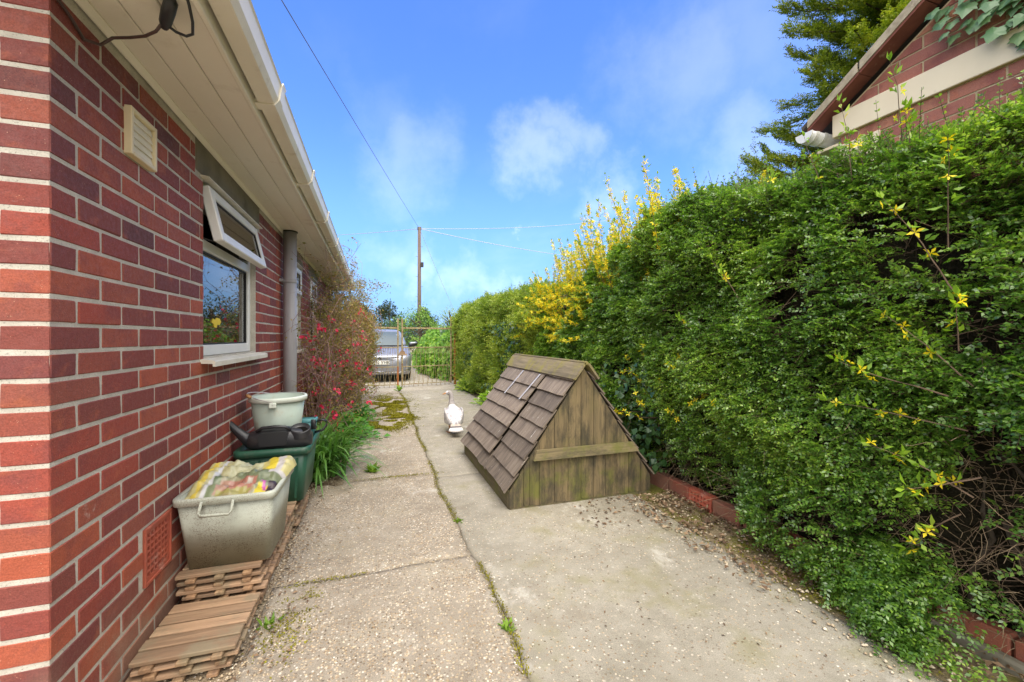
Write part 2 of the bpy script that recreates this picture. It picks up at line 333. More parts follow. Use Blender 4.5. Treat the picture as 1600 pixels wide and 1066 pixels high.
# ground
def concrete(name, c0, c1, agg=.6, green=.0):
    k = NT(name); p = k.pos()
    big = k.noise(p, 1.3, 6, .62); mid = k.noise(p, 9, 5, .6)
    col = k.ramp(k.math('ADD', k.math('MULTIPLY', big, .6), k.math('MULTIPLY', mid, .4)), [(.36, c1), (.5, tuple((a+b)/2 for a, b in zip(c0, c1))), (.64, c0)])
    vc = k.vor(p, 105, out='Color'); vd = k.vor(p, 105)
    sx = k.n('ShaderNodeSeparateXYZ'); k.l(vc, sx.inputs[0])
    st = k.ramp(sx.outputs[0], [(0, (.11, .08, .055, 1)), (.3, (.28, .20, .125, 1)), (.55, (.42, .31, .19, 1)), (.8, (.62, .51, .37, 1)), (1, (.82, .76, .66, 1))])
    show = k.math('MULTIPLY', k.math('GREATER_THAN', sx.outputs[1], 1-agg), k.rng(vd, .55, .38))
    wear = k.rng(k.noise(p, 2.1, 5, .6), .38, .6)
    col = k.mix(k.math('MULTIPLY', show, k.math('ADD', k.math('MULTIPLY', wear, .55), .4)), col, st)
    bigst = k.vor(p, 38, out='Color'); sb = k.n('ShaderNodeSeparateXYZ'); k.l(bigst, sb.inputs[0])
    bd = k.rng(k.vor(p, 38), .33, .22)
    bs = k.math('MULTIPLY', k.math('GREATER_THAN', sb.outputs[1], .80), bd)
    col = k.mix(k.math('MULTIPLY', bs, .75*min(1, agg*1.5)), col, k.ramp(sb.outputs[0], [(0, (.30, .20, .12, 1)), (.5, (.55, .44, .30, 1)), (1, (.78, .72, .62, 1))]))
    fine = k.noise(p, 330, 3, .7)
    col = k.mix(1., col, k.ramp(fine, [(.3, (.60, .60, .60, 1)), (.7, (1.30, 1.30, 1.30, 1))]), 'MULTIPLY')
    if green:
        gm = k.math('MULTIPLY', k.rng(k.noise(p, 2.6, 6, .65), .50, .68), green)
        col = k.mix(gm, col, (.22, .20, .10, 1))
    pale = k.rng(k.noise(k.scale(p, (1, .7, 1)), 2.4, 7, .7), .56, .70)
    col = k.mix(k.math('MULTIPLY', pale, .55), col, (.62, .585, .52, 1))
    smear = k.rng(k.noise(p, 1.9, 7, .72), .55, .66)
    col = k.mix(k.math('MULTIPLY', smear, .55), col, (.23, .195, .145, 1))
    dark = k.rng(k.noise(p, 23, 4, .7), .68, .74)
    col = k.mix(k.math('MULTIPLY', dark, .55), col, (.15, .115, .075, 1))
    h = k.math('ADD', k.math('MULTIPLY', k.math('SUBTRACT', 1., vd), k.math('MULTIPLY', show, .7)), k.math('ADD', k.math('MULTIPLY', mid, .8), fine))
    return k.bsdf(col, .9, .2, 0, k.bump(h, .65, .006))
MT['slab_agg'] = concrete('exposed_aggregate_concrete', (.40, .35, .28, 1), (.255, .215, .165, 1), .66, .12)
MT['slab'] = concrete('worn_concrete', (.385, .35, .285, 1), (.245, .22, .17, 1), .2, .6)
MT['lane'] = concrete('lane_concrete', (.43, .39, .32, 1), (.32, .28, .22, 1), .3, .1)
MT['soil'] = simple('soil', (.145, .105, .068, 1), (.07, .05, .032, 1), 9, .95, .1, bump=.9, bsc=60, bd=.02, dirt=(.27, .215, .145, 1), dirt_sc=5, dirt_lo=.45, dirt_hi=.7)
MT['mossy_soil'] = simple('mossy_soil', (.26, .205, .125, 1), (.16, .12, .075, 1), 8, .95, .1, bump=.9, bsc=70, bd=.015, dirt=(.155, .145, .035, 1), dirt_sc=3.4, dirt_lo=.46, dirt_hi=.62)
MT['gravel'] = concrete('loose_gravel', (.42, .34, .235, 1), (.27, .205, .135, 1), .95, .2)
MT['earth'] = simple('rough_grass_ground', (.10, .13, .035, 1), (.07, .075, .03, 1), .8, .95, .1, bump=.8, bsc=20, bd=.04)
MT['pebble'] = leaf_mat('pebble', [(0, (.20, .15, .10, 1)), (.4, (.40, .31, .20, 1)), (.75, (.58, .49, .36, 1)), (1, (.78, .73, .64, 1))], .75, .3, 0, patch_sc=9)

# plastics and bag
def tub_mat():
    k = NT('grimy_grey_plastic'); p = k.pos()
    col = k.ramp(k.noise(p, 5, 4), [(.3, (.40, .425, .355, 1)), (.7, (.48, .505, .43, 1))])
    sx = k.n('ShaderNodeSeparateXYZ'); k.l(p, sx.inputs[0])
    spk = k.math('MULTIPLY', k.rng(k.noise(p, 210, 3, .75), .51, .60), k.rng(k.noise(p, 8, 5, .6), .36, .60))
    col = k.mix(k.math('MULTIPLY', spk, .78), col, (.15, .115, .078, 1))
    col = k.mix(k.math('MULTIPLY', k.rng(k.noise(k.scale(p, (1, 1, .2)), 16, 5, .7), .55, .72), .3), col, (.19, .145, .095, 1))
    return k.bsdf(col, .55, .4, 0, k.bump(k.noise(p, 120, 4), .2, .002))
MT['tub'] = tub_mat()
MT['bucket'] = simple('pale_grimy_bucket', (.47, .57, .50, 1), (.39, .46, .40, 1), 6, .42, .45, bump=.05, dirt=(.38, .36, .26, 1), dirt_sc=14, dirt_lo=.5, dirt_hi=.8)
MT['bucket_rim'] = simple('pale_bucket_rim', (.72, .78, .70, 1), (.62, .68, .60, 1), 8, .4, .45, bump=.04)
MT['greenbox'] = simple('dark_green_plastic', (.022, .095, .058, 1), (.016, .072, .045, 1), 5, .42, .45, bump=.08, dirt=(.12, .14, .10, 1), dirt_sc=11, dirt_lo=.55, dirt_hi=.85)
MT['teal'] = simple('teal_plastic', (.10, .30, .31, 1), (.07, .23, .25, 1), 5, .42, .45, bump=.05)
MT['cork'] = simple('wooden_grip', (.45, .24, .10, 1), (.33, .17, .07, 1), 30, .6, bump=.1)
def attr_mat(name, attr, rough=.4, spec=.5, transl=0., bumpn=None, coat=0.):
    k = NT(name); a = k.n('ShaderNodeAttribute'); a.attribute_name = attr
    n = k.bump(k.noise(k.pos(), bumpn[0], 5, .6), bumpn[1], bumpn[2]) if bumpn else None
    return k.bsdf(a.outputs['Color'], rough, spec, 0, n, transl, None, coat)
MT['bag'] = attr_mat('printed_plastic_bag', 'print', .28, .5, .12, (38, .5, .008))
# metal
MT['gate'] = simple('flaking_painted_steel', (.42, .36, .20, 1), (.25, .19, .09, 1), 22, .65, .4, .2, bump=.3, bsc=90, dirt=(.20, .085, .035, 1), dirt_sc=16, dirt_lo=.48, dirt_hi=.68)
MT['rust'] = simple('orange_rust', (.42, .15, .04, 1), (.24, .085, .03, 1), 30, .9, .2, bump=.5, bsc=90)
MT['carpaint'] = simple('silver_car_paint', (.31, .32, .36, 1), (.29, .30, .34, 1), 2, .28, .5, .5, bump=0)
MT['chrome'] = simple('chrome', (.75, .75, .77, 1), rough=.15, metal=1., bump=0)
MT['carblack'] = simple('car_trim_black', (.012, .012, .014, 1), rough=.35, bump=0)
MT['tyre'] = simple('tyre_rubber', (.02, .02, .02, 1), rough=.85, bump=.2)
MT['alloy'] = simple('alloy_rim', (.5, .5, .52, 1), rough=.3, metal=.8, bump=0)
MT['plate'] = simple('plate_white', (.78, .77, .70, 1), rough=.4, bump=0)
MT['lamp'] = simple('lamp_lens', (.42, .45, .48, 1), (.2, .22, .25, 1), 30, rough=.08, spec=.8, bump=0)
MT['carglass'] = simple('car_windscreen', (.10, .125, .13, 1), (.085, .105, .11, 1), 1.5, .06, .6, bump=0)
# goose
def goose_mat():
    k = NT('goose_feathers'); v = k.objco(False)
    col = k.ramp(k.noise(k.scale(v, (1, .6, 1)), 26, 5, .65), [(.38, (.32, .30, .315, 1)), (.5, (.58, .555, .56, 1)), (.62, (.80, .77, .75, 1))])
    d = k.rng(k.vor(k.scale(v, (1, .55, 1)), 30), .10, .02)
    col = k.mix(k.math('MULTIPLY', d, .7), col, (.12, .11, .12, 1))
    return k.bsdf(col, .75, .2, 0, k.bump(k.noise(v, 60, 5), .4, .006))
MT['goose'] = goose_mat()
MT['goose_neck'] = simple('grey_neck_feathers', (.40, .365, .35, 1), (.25, .225, .22, 1), 60, .8, .2, bump=.3, bsc=150)
MT['goose_wing'] = simple('white_wing_feathers', (.66, .63, .615, 1), (.30, .28, .285, 1), 40, .7, .2, bump=.3, bsc=120, stretch=(1, .5, 1))
MT['goose_tail'] = simple('fawn_tail_feathers', (.52, .43, .37, 1), (.36, .30, .26, 1), 34, .7, .2, bump=.2)
MT['goose_white'] = simple('white_tail_tip', (.70, .67, .65, 1), (.56, .53, .51, 1), 30, .7, .2, bump=.2)
MT['goose_dark'] = simple('dark_feather_bar', (.10, .09, .10, 1), rough=.7, bump=.1)
MT['beak'] = simple('orange_beak', (.50, .22, .06, 1), rough=.5, bump=.1)

# ------------------------------------------------------------------ geometry helpers
def link(o, parent=None):
    COL.objects.link(o)
    if parent is not None: o.parent = parent
    return o
def tag(o, label=None, cat=None, group=None, kind=None):
    if label: o['label'] = label
    if cat: o['category'] = cat
    if group: o['group'] = group
    if kind: o['kind'] = kind
    return o
def empty(name, loc=(0, 0, 0), rz=0, label=None, cat=None, group=None, kind=None, parent=None):
    o = bpy.data.objects.new(name, None); o.location = loc; o.rotation_euler = (0, 0, rz); o.empty_display_size = .1
    link(o, parent); return tag(o, label, cat, group, kind)

class MB:
    def __init__(s): s.v = []; s.f = []
    def add(s, verts, faces):
        b = len(s.v); s.v += [tuple(x) for x in verts]; s.f += [tuple(b+i for i in f) for f in faces]; return s
    def box(s, lo, hi, M=None):
        (a, b, c), (d, e, f) = lo, hi
        vs = [(a, b, c), (d, b, c), (d, e, c), (a, e, c), (a, b, f), (d, b, f), (d, e, f), (a, e, f)]
        if M is not None: vs = [M @ Vector(x) for x in vs]
        return s.add(vs, [(0, 3, 2, 1), (4, 5, 6, 7), (0, 1, 5, 4), (1, 2, 6, 5), (2, 3, 7, 6), (3, 0, 4, 7)])
    def bbox(s, lo, hi, b=.003, M=None):
        """box with chamfered edges"""
        lo, hi = Vector(lo), Vector(hi); vs = []; idx = {}
        for ax in range(3):
            for cx in (0, 1):
                for cy in (0, 1):
                    for cz in (0, 1):
                        p = [lo[i] if k == 0 else hi[i] for i, k in enumerate((cx, cy, cz))]
                        for i, k in enumerate((cx, cy, cz)):
                            if i != ax: p[i] += b if k == 0 else -b
                        idx[(ax, cx, cy, cz)] = len(vs); vs.append(Vector(p))
        fs = []
        for ax in range(3):
            o1, o2 = [i for i in range(3) if i != ax]
            for sd in (0, 1):
                q = []
                for (u, w) in ((0, 0), (1, 0), (1, 1), (0, 1)):
                    k = [0, 0, 0]; k[ax] = sd; k[o1] = u; k[o2] = w; q.append(idx[(ax, *k)])
                fs.append(tuple(q))
        for ax in range(3):
            o1, o2 = [i for i in range(3) if i != ax]
            for u in (0, 1):
                for w in (0, 1):
                    q = []
                    for (a, e) in ((o1, 0), (o1, 1), (o2, 1), (o2, 0)):
                        k = [0, 0, 0]; k[ax] = e; k[o1] = u; k[o2] = w; q.append(idx[(a, *k)])
                    fs.append(tuple(q))
        for cx in (0, 1):
            for cy in (0, 1):
                for cz in (0, 1): fs.append(tuple(idx[(a, cx, cy, cz)] for a in range(3)))
        if M is not None: vs = [M @ x for x in vs]
        return s.add(vs, fs)
    def prism(s, poly, fn, d0, d1):
        """2-D polygon extruded: fn(u, w, d) -> point"""
        n = len(poly)
        return s.add([fn(u, w, d0) for u, w in poly]+[fn(u, w, d1) for u, w in poly],
                     [tuple(range(n-1, -1, -1)), tuple(range(n, 2*n))]+[(i, (i+1) % n, n+(i+1) % n, n+i) for i in range(n)])
    def tube(s, pts, rad, n=6, cap=True):
        pts = [Vector(p) for p in pts]; rr = rad if hasattr(rad, '__len__') else [rad]*len(pts)
        b = len(s.v); up = Vector((0, 0, 1))
        for i, p in enumerate(pts):
            t = (pts[min(i+1, len(pts)-1)]-pts[max(i-1, 0)]).normalized()
            a = t.cross(up)
            if a.length < 1e-3: a = t.cross(Vector((1, 0, 0)))
            a.normalize(); c = t.cross(a)
            for k in range(n):
                q = 2*math.pi*k/n; s.v.append(tuple(p+(a*math.cos(q)+c*math.sin(q))*rr[i]))
        for i in range(len(pts)-1):
            for k in range(n):
                s.f.append((b+i*n+k, b+i*n+(k+1) % n, b+(i+1)*n+(k+1) % n, b+(i+1)*n+k))
        if cap:
            s.f.append(tuple(b+k for k in range(n))); e = b+(len(pts)-1)*n; s.f.append(tuple(e+n-1-k for k in range(n)))
        return s
    def rings(s, rs, close=True, cap0=True, cap1=True):
        """loft through equal-length rings of points"""
        n = len(rs[0]); b = len(s.v)
        for r in rs: s.v += [tuple(p) for p in r]
        for i in range(len(rs)-1):
            for k in range(n if close else n-1):
                s.f.append((b+i*n+k, b+i*n+(k+1) % n, b+(i+1)*n+(k+1) % n, b+(i+1)*n+k))
        if cap0: s.f.append(tuple(b+n-1-k for k in range(n)))
        if cap1: s.f.append(tuple(b+(len(rs)-1)*n+k for k in range(n)))
        return s
    def mesh(s, name='mesh', smooth=False):
        me = bpy.data.meshes.new(name); me.from_pydata(s.v, [], s.f); me.update()
        bm_fix(me)
        if smooth: me.polygons.foreach_set('use_smooth', [True]*len(me.polygons))
        return me
import bmesh
def bm_fix(me):
    b = bmesh.new(); b.from_mesh(me); bmesh.ops.recalc_face_normals(b, faces=b.faces); b.to_mesh(me); b.free()
def obj(name, mb, m, parent=None, smooth=False, loc=None, kind=None):
    me = mb.mesh(name, smooth) if isinstance(mb, MB) else mb
    o = bpy.data.objects.new(name, me)
    if m is not None and not me.materials: me.materials.append(m if not isinstance(m, str) else MT[m])
    if loc is not None: o.location = loc
    link(o, parent)
    if kind: o['kind'] = kind
    return o
def inst(name, me, parent, M=None, kind=None):
    o = bpy.data.objects.new(name, me); link(o, parent)
    if M is not None: o.matrix_local = M
    if kind: o['kind'] = kind
    return o
def np_mesh(name, V, F, m, smooth=False):
    """V (n,3), F (m,k): fast mesh with one polygon size"""
    me = bpy.data.meshes.new(name); V = np.asarray(V, np.float32); F = np.asarray(F, np.int32)
    k = F.shape[1]
    me.vertices.add(len(V)); me.vertices.foreach_set('co', V.ravel())
    me.loops.add(F.size); me.loops.foreach_set('vertex_index', F.ravel())
    me.polygons.add(len(F)); me.polygons.foreach_set('loop_start', np.arange(0, F.size, k, dtype=np.int32))
    try: me.polygons.foreach_set('loop_total', np.full(len(F), k, np.int32))
    except Exception: pass
    if smooth: me.polygons.foreach_set('use_smooth', np.ones(len(F), bool))
    me.update(calc_edges=True); me.validate()
    me.materials.append(MT[m] if isinstance(m, str) else m)
    return me
def nrm(a): return a/np.maximum(np.linalg.norm(a, axis=-1, keepdims=True), 1e-9)
def vnoise(P, sc, seed=0):
    r = np.random.default_rng(seed); out = np.zeros(len(P))
    for k in range(14):
        d = r.normal(size=3); d /= np.linalg.norm(d); f = sc*r.uniform(.5, 2.2)
        out += np.sin(P@d*f*6.283+r.uniform(0, 6.283))/(.6+f/sc)
    return out/5.0
def leaves(P, A, Nn, ln, wd, fold=.0):
    """one rhombic leaf per row: base P, axis A, normal Nn, length ln, width wd"""
    A = nrm(A); S = nrm(np.cross(A, Nn)); Nn = np.cross(S, A)
    ln = np.broadcast_to(np.asarray(ln, float), (len(P),))[:, None]; wd = np.broadcast_to(np.asarray(wd, float), (len(P),))[:, None]
    V = np.stack([P, P+A*ln*.5+S*wd*.5+Nn*wd*.22, P+A*ln-Nn*ln*.12, P+A*ln*.5-S*wd*.5+Nn*wd*.22], 1)
    return V.reshape(-1, 3), np.arange(len(P)*4).reshape(-1, 4)
def sprays(P, D, U, L, pairs, ll, lw, r, two=True, jitter=.35, droop=.15):
    """leafy shoots: leaves in pairs along a shoot from P in direction D, the leaf plane facing U"""
    n = len(P); D = nrm(D); S = nrm(np.cross(D, U)); U = np.cross(S, D)
    L = np.broadcast_to(np.asarray(L, float), (n,))
    t = (np.arange(pairs)+.6)/pairs
    side = np.array([1., -1.])
    T = np.broadcast_to(t[None, :, None], (n, pairs, 2)); SD = np.broadcast_to(side[None, None, :], (n, pairs, 2))
    base = P[:, None, None, :]+D[:, None, None, :]*(T*L[:, None, None])[..., None]-np.array([0, 0, 1.])*(T**2*L[:, None, None]*droop)[..., None]
    ax = D[:, None, None, :]*.62+S[:, None, None, :]*SD[..., None]*(1.0-.45*T[..., None])
    ax = ax+r.normal(size=ax.shape)*jitter*.6
    nn = U[:, None, None, :]+r.normal(size=ax.shape)*jitter
    k = n*pairs*2
    sz = r.uniform(.7, 1.2, k)
    V, F = leaves(base.reshape(k, 3), ax.reshape(k, 3), nn.reshape(k, 3), ll*sz, lw*sz)
    tipz = P+D*L[:, None]-np.array([0, 0, 1.])*(L*droop)[:, None]
    return V, F, tipz
def twigs_np(A, B, r0, r1=None):
    """three-sided twigs from A to B"""
    r1 = r0*.6 if r1 is None else r1
    D = nrm(B-A); X = nrm(np.cross(D, np.array([.31, .22, .93]))); Y = np.cross(D, X)
    n = len(A); r0 = np.broadcast_to(np.asarray(r0, float), (n,)); r1 = np.broadcast_to(np.asarray(r1, float), (n,))
    V = []
    for P, rr in ((A, r0), (B, r1)):
        for k in range(3):
            q = 2.0944*k; V.append(P+(X*math.cos(q)+Y*math.sin(q))*rr[:, None])
    V = np.stack(V, 1).reshape(-1, 3)
    b = np.arange(n)[:, None]*6
    F = np.concatenate([b+np.array([[k, (k+1) % 3, 3+(k+1) % 3, 3+k]]) for k in range(3)], 0)
    return V, F
def cat(parts):
    V = []; F = []; o = 0
    for v, f in parts: V.append(v); F.append(f+o); o += len(v)
    return np.concatenate(V), np.concatenate(F)
def clip(poly, a, b, c):
    """keep the part of a 2-D polygon where a*u + b*w <= c"""
    out = []
    for i in range(len(poly)):
        p, q = poly[i], poly[(i+1) % len(poly)]
        dp, dq = a*p[0]+b*p[1]-c, a*q[0]+b*q[1]-c
        if dp <= 0: out.append(p)
        if dp*dq < 0:
            t = dp/(dp-dq); out.append((p[0]+(q[0]-p[0])*t, p[1]+(q[1]-p[1])*t))
    return out
CS, CC = math.sin(R_(18.172)), math.cos(R_(18.172))
def proj(X, Y, Z):
    z = X*CS+Y*CC
    if z < .05: return None
    return (800+655*(X*CC-Y*CS)/z, 527.5-655*(Z-1.2)/z, z)

# ------------------------------------------------------------------ ground
def sheet(name, x0, x1, y0, y1, z, m, step=None, amp=0., parent=None, seed=0, edge=0., kind='structure', skirt=0., wander=None):
    nx = max(1, int((x1-x0)/step)) if step else 1; ny = max(1, int((y1-y0)/step)) if step else 1
    gx, gy = np.meshgrid(np.linspace(x0, x1, nx+1), np.linspace(y0, y1, ny+1))
    P = np.stack([gx.ravel(), gy.ravel(), np.full(gx.size, z)], 1)
    if amp: P[:, 2] += vnoise(P, .9, seed)*amp
    if wander:
        for (ax, c0) in wander:
            o_ = 1-ax; q = np.zeros_like(P); q[:, o_] = P[:, o_]; w = vnoise(q, .7, int(c0*100) % 997)*.040+vnoise(q, 3.0, int(c0*100) % 991)*.018
            P[:, ax] += w*np.exp(-np.abs(P[:, ax]-c0)/.2)
    if edge:
        onx = (np.abs(gx.ravel()-x0) < 1e-6)*1.-(np.abs(gx.ravel()-x1) < 1e-6)*1.
        ony = (np.abs(gy.ravel()-y0) < 1e-6)*1.-(np.abs(gy.ravel()-y1) < 1e-6)*1.
        w = (np.abs(vnoise(P, 3.0, seed+5))*.8+.2*np.abs(vnoise(P, 14., seed+8)))*edge
        P[:, 0] += onx*w; P[:, 1] += ony*w
        P[:, 2] -= (np.abs(onx)+np.abs(ony) > 0)*.006
    i = np.arange(ny)[:, None]*(nx+1)+np.arange(nx)[None, :]
    F = np.stack([i, i+1, i+nx+2, i+nx+1], -1).reshape(-1, 4)
    if skirt:
        b = np.concatenate([np.arange(nx+1), np.arange(1, ny+1)*(nx+1)+nx, ny*(nx+1)+np.arange(nx-1, -1, -1), np.arange(ny-1, 0, -1)*(nx+1)])
        low = P[b].copy(); low[:, 2] -= skirt; o = len(P); P = np.concatenate([P, low]); n = len(b); a = np.arange(n)
        F = np.concatenate([F, np.stack([b[a], o+a, o+(a+1) % n, b[(a+1) % n]], 1)])
    ob = obj(name, np_mesh(name, P, F, m, smooth=bool(amp)), None, parent)
    if kind: ob['kind'] = kind
    return ob
sheet('ground', -400, 400, -300, 900, -.10, 'earth')
driveway = sheet('driveway', -1.2, 2.75, -3, 11.6, -.022, 'soil', .06, .010, seed=3)
JX = .525
def slab(x0, x1, y0, y1, m, seed, tilt=0.):
    g = .0015
    o = sheet('concrete_slab', x0+g, x1-g, y0+g, y1-g, 0, m, .035, .0035, driveway, seed, .010, kind=None, skirt=.05, wander=[(0, JX), (1, y0+.00), (1, y1+.00)])
    return o
ys = [-3, -.7, .85, 2.27, 3.74, 5.25, 6.72, 8.25, 9.8]
for i in range(len(ys)-1): slab(-.47 if ys[i] < 3 else -.28, JX, ys[i], ys[i+1], 'slab_agg', 20+i)
yr = [-3, .1, 3.62, 5.75, 8.0, 9.8]
for i in range(len(yr)-1): slab(JX, (1.92, 1.9, 1.95, 1.98, 1.95)[i], yr[i], yr[i+1], 'slab', 40+i)
sheet('yard', -9.5, -1.21, -6, 1.44, -.016, 'slab', .2, .01, seed=31)
sheet('lane', -6, 6, 9.82, 60, -.012, 'lane', None)
sheet('gravel_strip', -.84, -.45, .2, 3.9, -.010, 'gravel', .03, .012, seed=9)
sheet('soil_strip', 1.88, 2.9, -1.5, 3.6, -.004, 'mossy_soil', .04, .02, seed=12)
sheet('planting_bed', -.84, -.24, 3.6, 9.8, .002, 'soil', .05, .03, seed=14)

def scatter_quads(n, sampler, ll, lw, r, z0=.004, flat=.35):
    P = sampler(n, r); A = np.stack([r.normal(size=len(P)), r.normal(size=len(P)), r.normal(size=len(P))*flat*.5], 1)
    U = np.stack([r.normal(size=len(P))*flat, r.normal(size=len(P))*flat, np.ones(len(P))], 1)
    P[:, 2] += z0
    s = r.uniform(.5, 1.3, len(P))
    return leaves(P, A, U, ll*s, lw*s)
def rect(x0, x1, y0, y1, z=0.): return lambda n, r: np.stack([r.uniform(x0, x1, n), r.uniform(y0, y1, n), np.full(n, z)], 1)
r = np.random.default_rng(5)
# dead leaves and chips beside the well and along the edging
lit = [scatter_quads(520, lambda n, r: np.stack([r.uniform(1.72, 2.2, n), r.uniform(1.5, 2.72, n), np.full(n, .01)], 1), .034, .017, r, .008),
       scatter_quads(420, lambda n, r: np.stack([2.19-np.abs(r.normal(size=n))*.09, r.uniform(.5, 2.7, n), np.full(n, .012)], 1), .032, .015, r, .010),
       scatter_quads(160, rect(1.3, 2.1, 2.3, 2.75), .026, .014, r, .006),
       scatter_quads(240, lambda n, r: np.stack([-.47+np.abs(r.normal(size=n))*.10, r.uniform(1.5, 4, n), np.full(n, .004)], 1), .022, .009, r, .005),
       scatter_quads(160, rect(.9, 1.9, .6, 2.3), .016, .006, r, .005),
       scatter_quads(160, rect(-.4, .5, 1.2, 4.5), .016, .005, r, .005)]
V, F = cat(lit)
tag(obj('leaf_litter', np_mesh('leaf_litter', V, F, 'litter'), None), 'brown dead leaves and pale chips littering the soil beside the hedge', 'leaves', kind='stuff')
def pebbles(n, sampler, s0, s1, r):
    P = sampler(n, r); k = len(P); s = r.uniform(s0, s1, k)
    oct_ = np.array([[1, 0, 0], [0, 1, 0], [-1, 0, 0], [0, -1, 0], [0, 0, .55], [0, 0, -.55]], float)
    a = r.uniform(0, 6.28, k); c, sn = np.cos(a), np.sin(a); e = r.uniform(.55, 1, k)
    V = oct_[None]*s[:, None, None]*(1+r.normal(size=(k, 6, 1))*.12); V[:, :, 1] *= e[:, None]
    X = V[:, :, 0]*c[:, None]-V[:, :, 1]*sn[:, None]; Y = V[:, :, 0]*sn[:, None]+V[:, :, 1]*c[:, None]
    V = np.stack([X, Y, V[:, :, 2]], -1)+P[:, None]
    T = np.array([[0, 1, 4], [1, 2, 4], [2, 3, 4], [3, 0, 4], [1, 0, 5], [2, 1, 5], [3, 2, 5], [0, 3, 5]])
    return V.reshape(-1, 3), (np.arange(k)[:, None, None]*6+T[None]).reshape(-1, 3)
def aggr(n, r):
    p = np.stack([r.uniform(-.5, .5, n), 1.0+r.uniform(0, 1, n)**1.3*7, np.full(n, .0005)], 1)
    w = vnoise(p, .55, 77)+.35*(p[:, 0] < 0)
    return p[w > -.05]
V, F = cat([pebbles(9000, aggr, .0025, .0075, r), pebbles(2600, rect(-.8, -.4, 1.2, 3.9, -.004), .004, .011, r), pebbles(900, rect(1.75, 2.2, .5, 2.7, .006), .004, .012, r),
            pebbles(700, rect(.5, 1.9, .8, 2.7, .0), .002, .005, r)])
tag(obj('gravel', np_mesh('gravel', V, F, 'pebble'), None), 'loose pale pebbles and chippings scattered over the worn concrete', 'gravel', kind='stuff')
def clump(cx, cy, sx, sy, n, h, r, ll=.012, lw=.006):
    P = np.stack([cx+r.normal(size=n)*sx, cy+r.normal(size=n)*sy, np.full(n, .0)], 1)
    keep = vnoise(P, 3.2, 31) > -.12; P = P[keep]; n = len(P)
    d = np.hypot((P[:, 0]-cx)/sx, (P[:, 1]-cy)/sy); P[:, 2] += h*np.exp(-d**2/2)*r.uniform(0, 1, n)
    A = np.stack([r.normal(size=n), r.normal(size=n), r.uniform(.0, .8, n)], 1); U = np.stack([r.normal(size=n)*.5, r.normal(size=n)*.5, np.ones(n)], 1)
    return leaves(P, A, U, ll*r.uniform(.6, 1.3, n), lw*r.uniform(.6, 1.3, n))
mo = [clump(.26, 7.8, .17, .40, 15000, .02, r, .02, .012), clump(.34, 6.5, .13, .22, 9000, .02, r, .02, .012), clump(.10, 5.95, .14, .20, 8000, .02, r, .02, .012), clump(.15, 8.9, .3, .3, 4500, .015, r), clump(-.05, 6.9, .2, .4, 2500, .015, r)]
yj = r.uniform(1.4, 9.7, 5200); dens = (vnoise(np.stack([yj*0, yj, yj*0], 1), .8, 4) > -.25+(yj < 4)*.15); yj = yj[dens]
qj = np.stack([yj*0, yj, yj*0], 1); wj = vnoise(qj, .7, int(JX*100) % 997)*.040+vnoise(qj, 3.0, int(JX*100) % 991)*.018
Pj = np.stack([JX+wj+r.normal(size=len(yj))*.010*(1+yj*.12), yj, np.full(len(yj), -.004)], 1); n = len(Pj)
mo.append(leaves(Pj, np.stack([r.normal(size=n), r.normal(size=n), r.uniform(.1, 1.2, n)], 1), r.normal(size=(n, 3))+np.array([0, 0, 1.]), .011*r.uniform(.5, 1.3, n), .006))
mo += [clump(2.0, 1.75, .10, .3, 2500, .012, r, .009, .005), clump(1.97, 1.3, .06, .2, 1200, .01, r, .009, .005), clump(-.35, 1.95, .05, .12, 500, .012, r), clump(-.2, 2.25, .2, .012, 260, .01, r), clump(.2, 3.74, .2, .012, 420, .01, r), clump(-.28, 2.1, .03, .05, 250, .012, r)]
V, F = cat(mo)
tag(obj('moss', np_mesh('moss', V, F, 'moss'), None), 'olive moss growing in patches and along the concrete joint', 'moss', kind='stuff')
# small weeds in the joints
def weed(x, y, h, label):
    n = 26; P = np.tile(np.array([[x, y, -.01]]), (n, 1))+r.normal(size=(n, 3))*np.array([.012, .012, 0]); a = r.uniform(0, 6.28, n)
    A = np.stack([np.cos(a)*r.uniform(.3, 1.1, n), np.sin(a)*r.uniform(.3, 1.1, n), r.uniform(.3, 1.2, n)], 1)
    V, F = leaves(P, A, np.stack([A[:, 0]*-.4, A[:, 1]*-.4, np.ones(n)], 1), h*r.uniform(.5, 1.2, n), h*.28)
    o = empty('weed', (0, 0, 0), 0, label, 'weed', 'weeds in the concrete joints'); obj('leaf_tuft', np_mesh('leaf_tuft', V, F, 'weed'), None, o)
weed(.525, 2.72, .035, 'tiny bright weed in the long joint level with the near end of the well cover')
weed(.52, 1.66, .04, 'small green weed in the long joint nearest the camera')
weed(-.02, 3.95, .10, 'upright green weed on the path between strap-leaved clump and long joint')
weed(.535, 9.75, .16, 'bright green weed at the foot of the rusty gate stile')
weed(-.42, 1.98, .05, 'small weed beside the deck tiles under the grey tub')

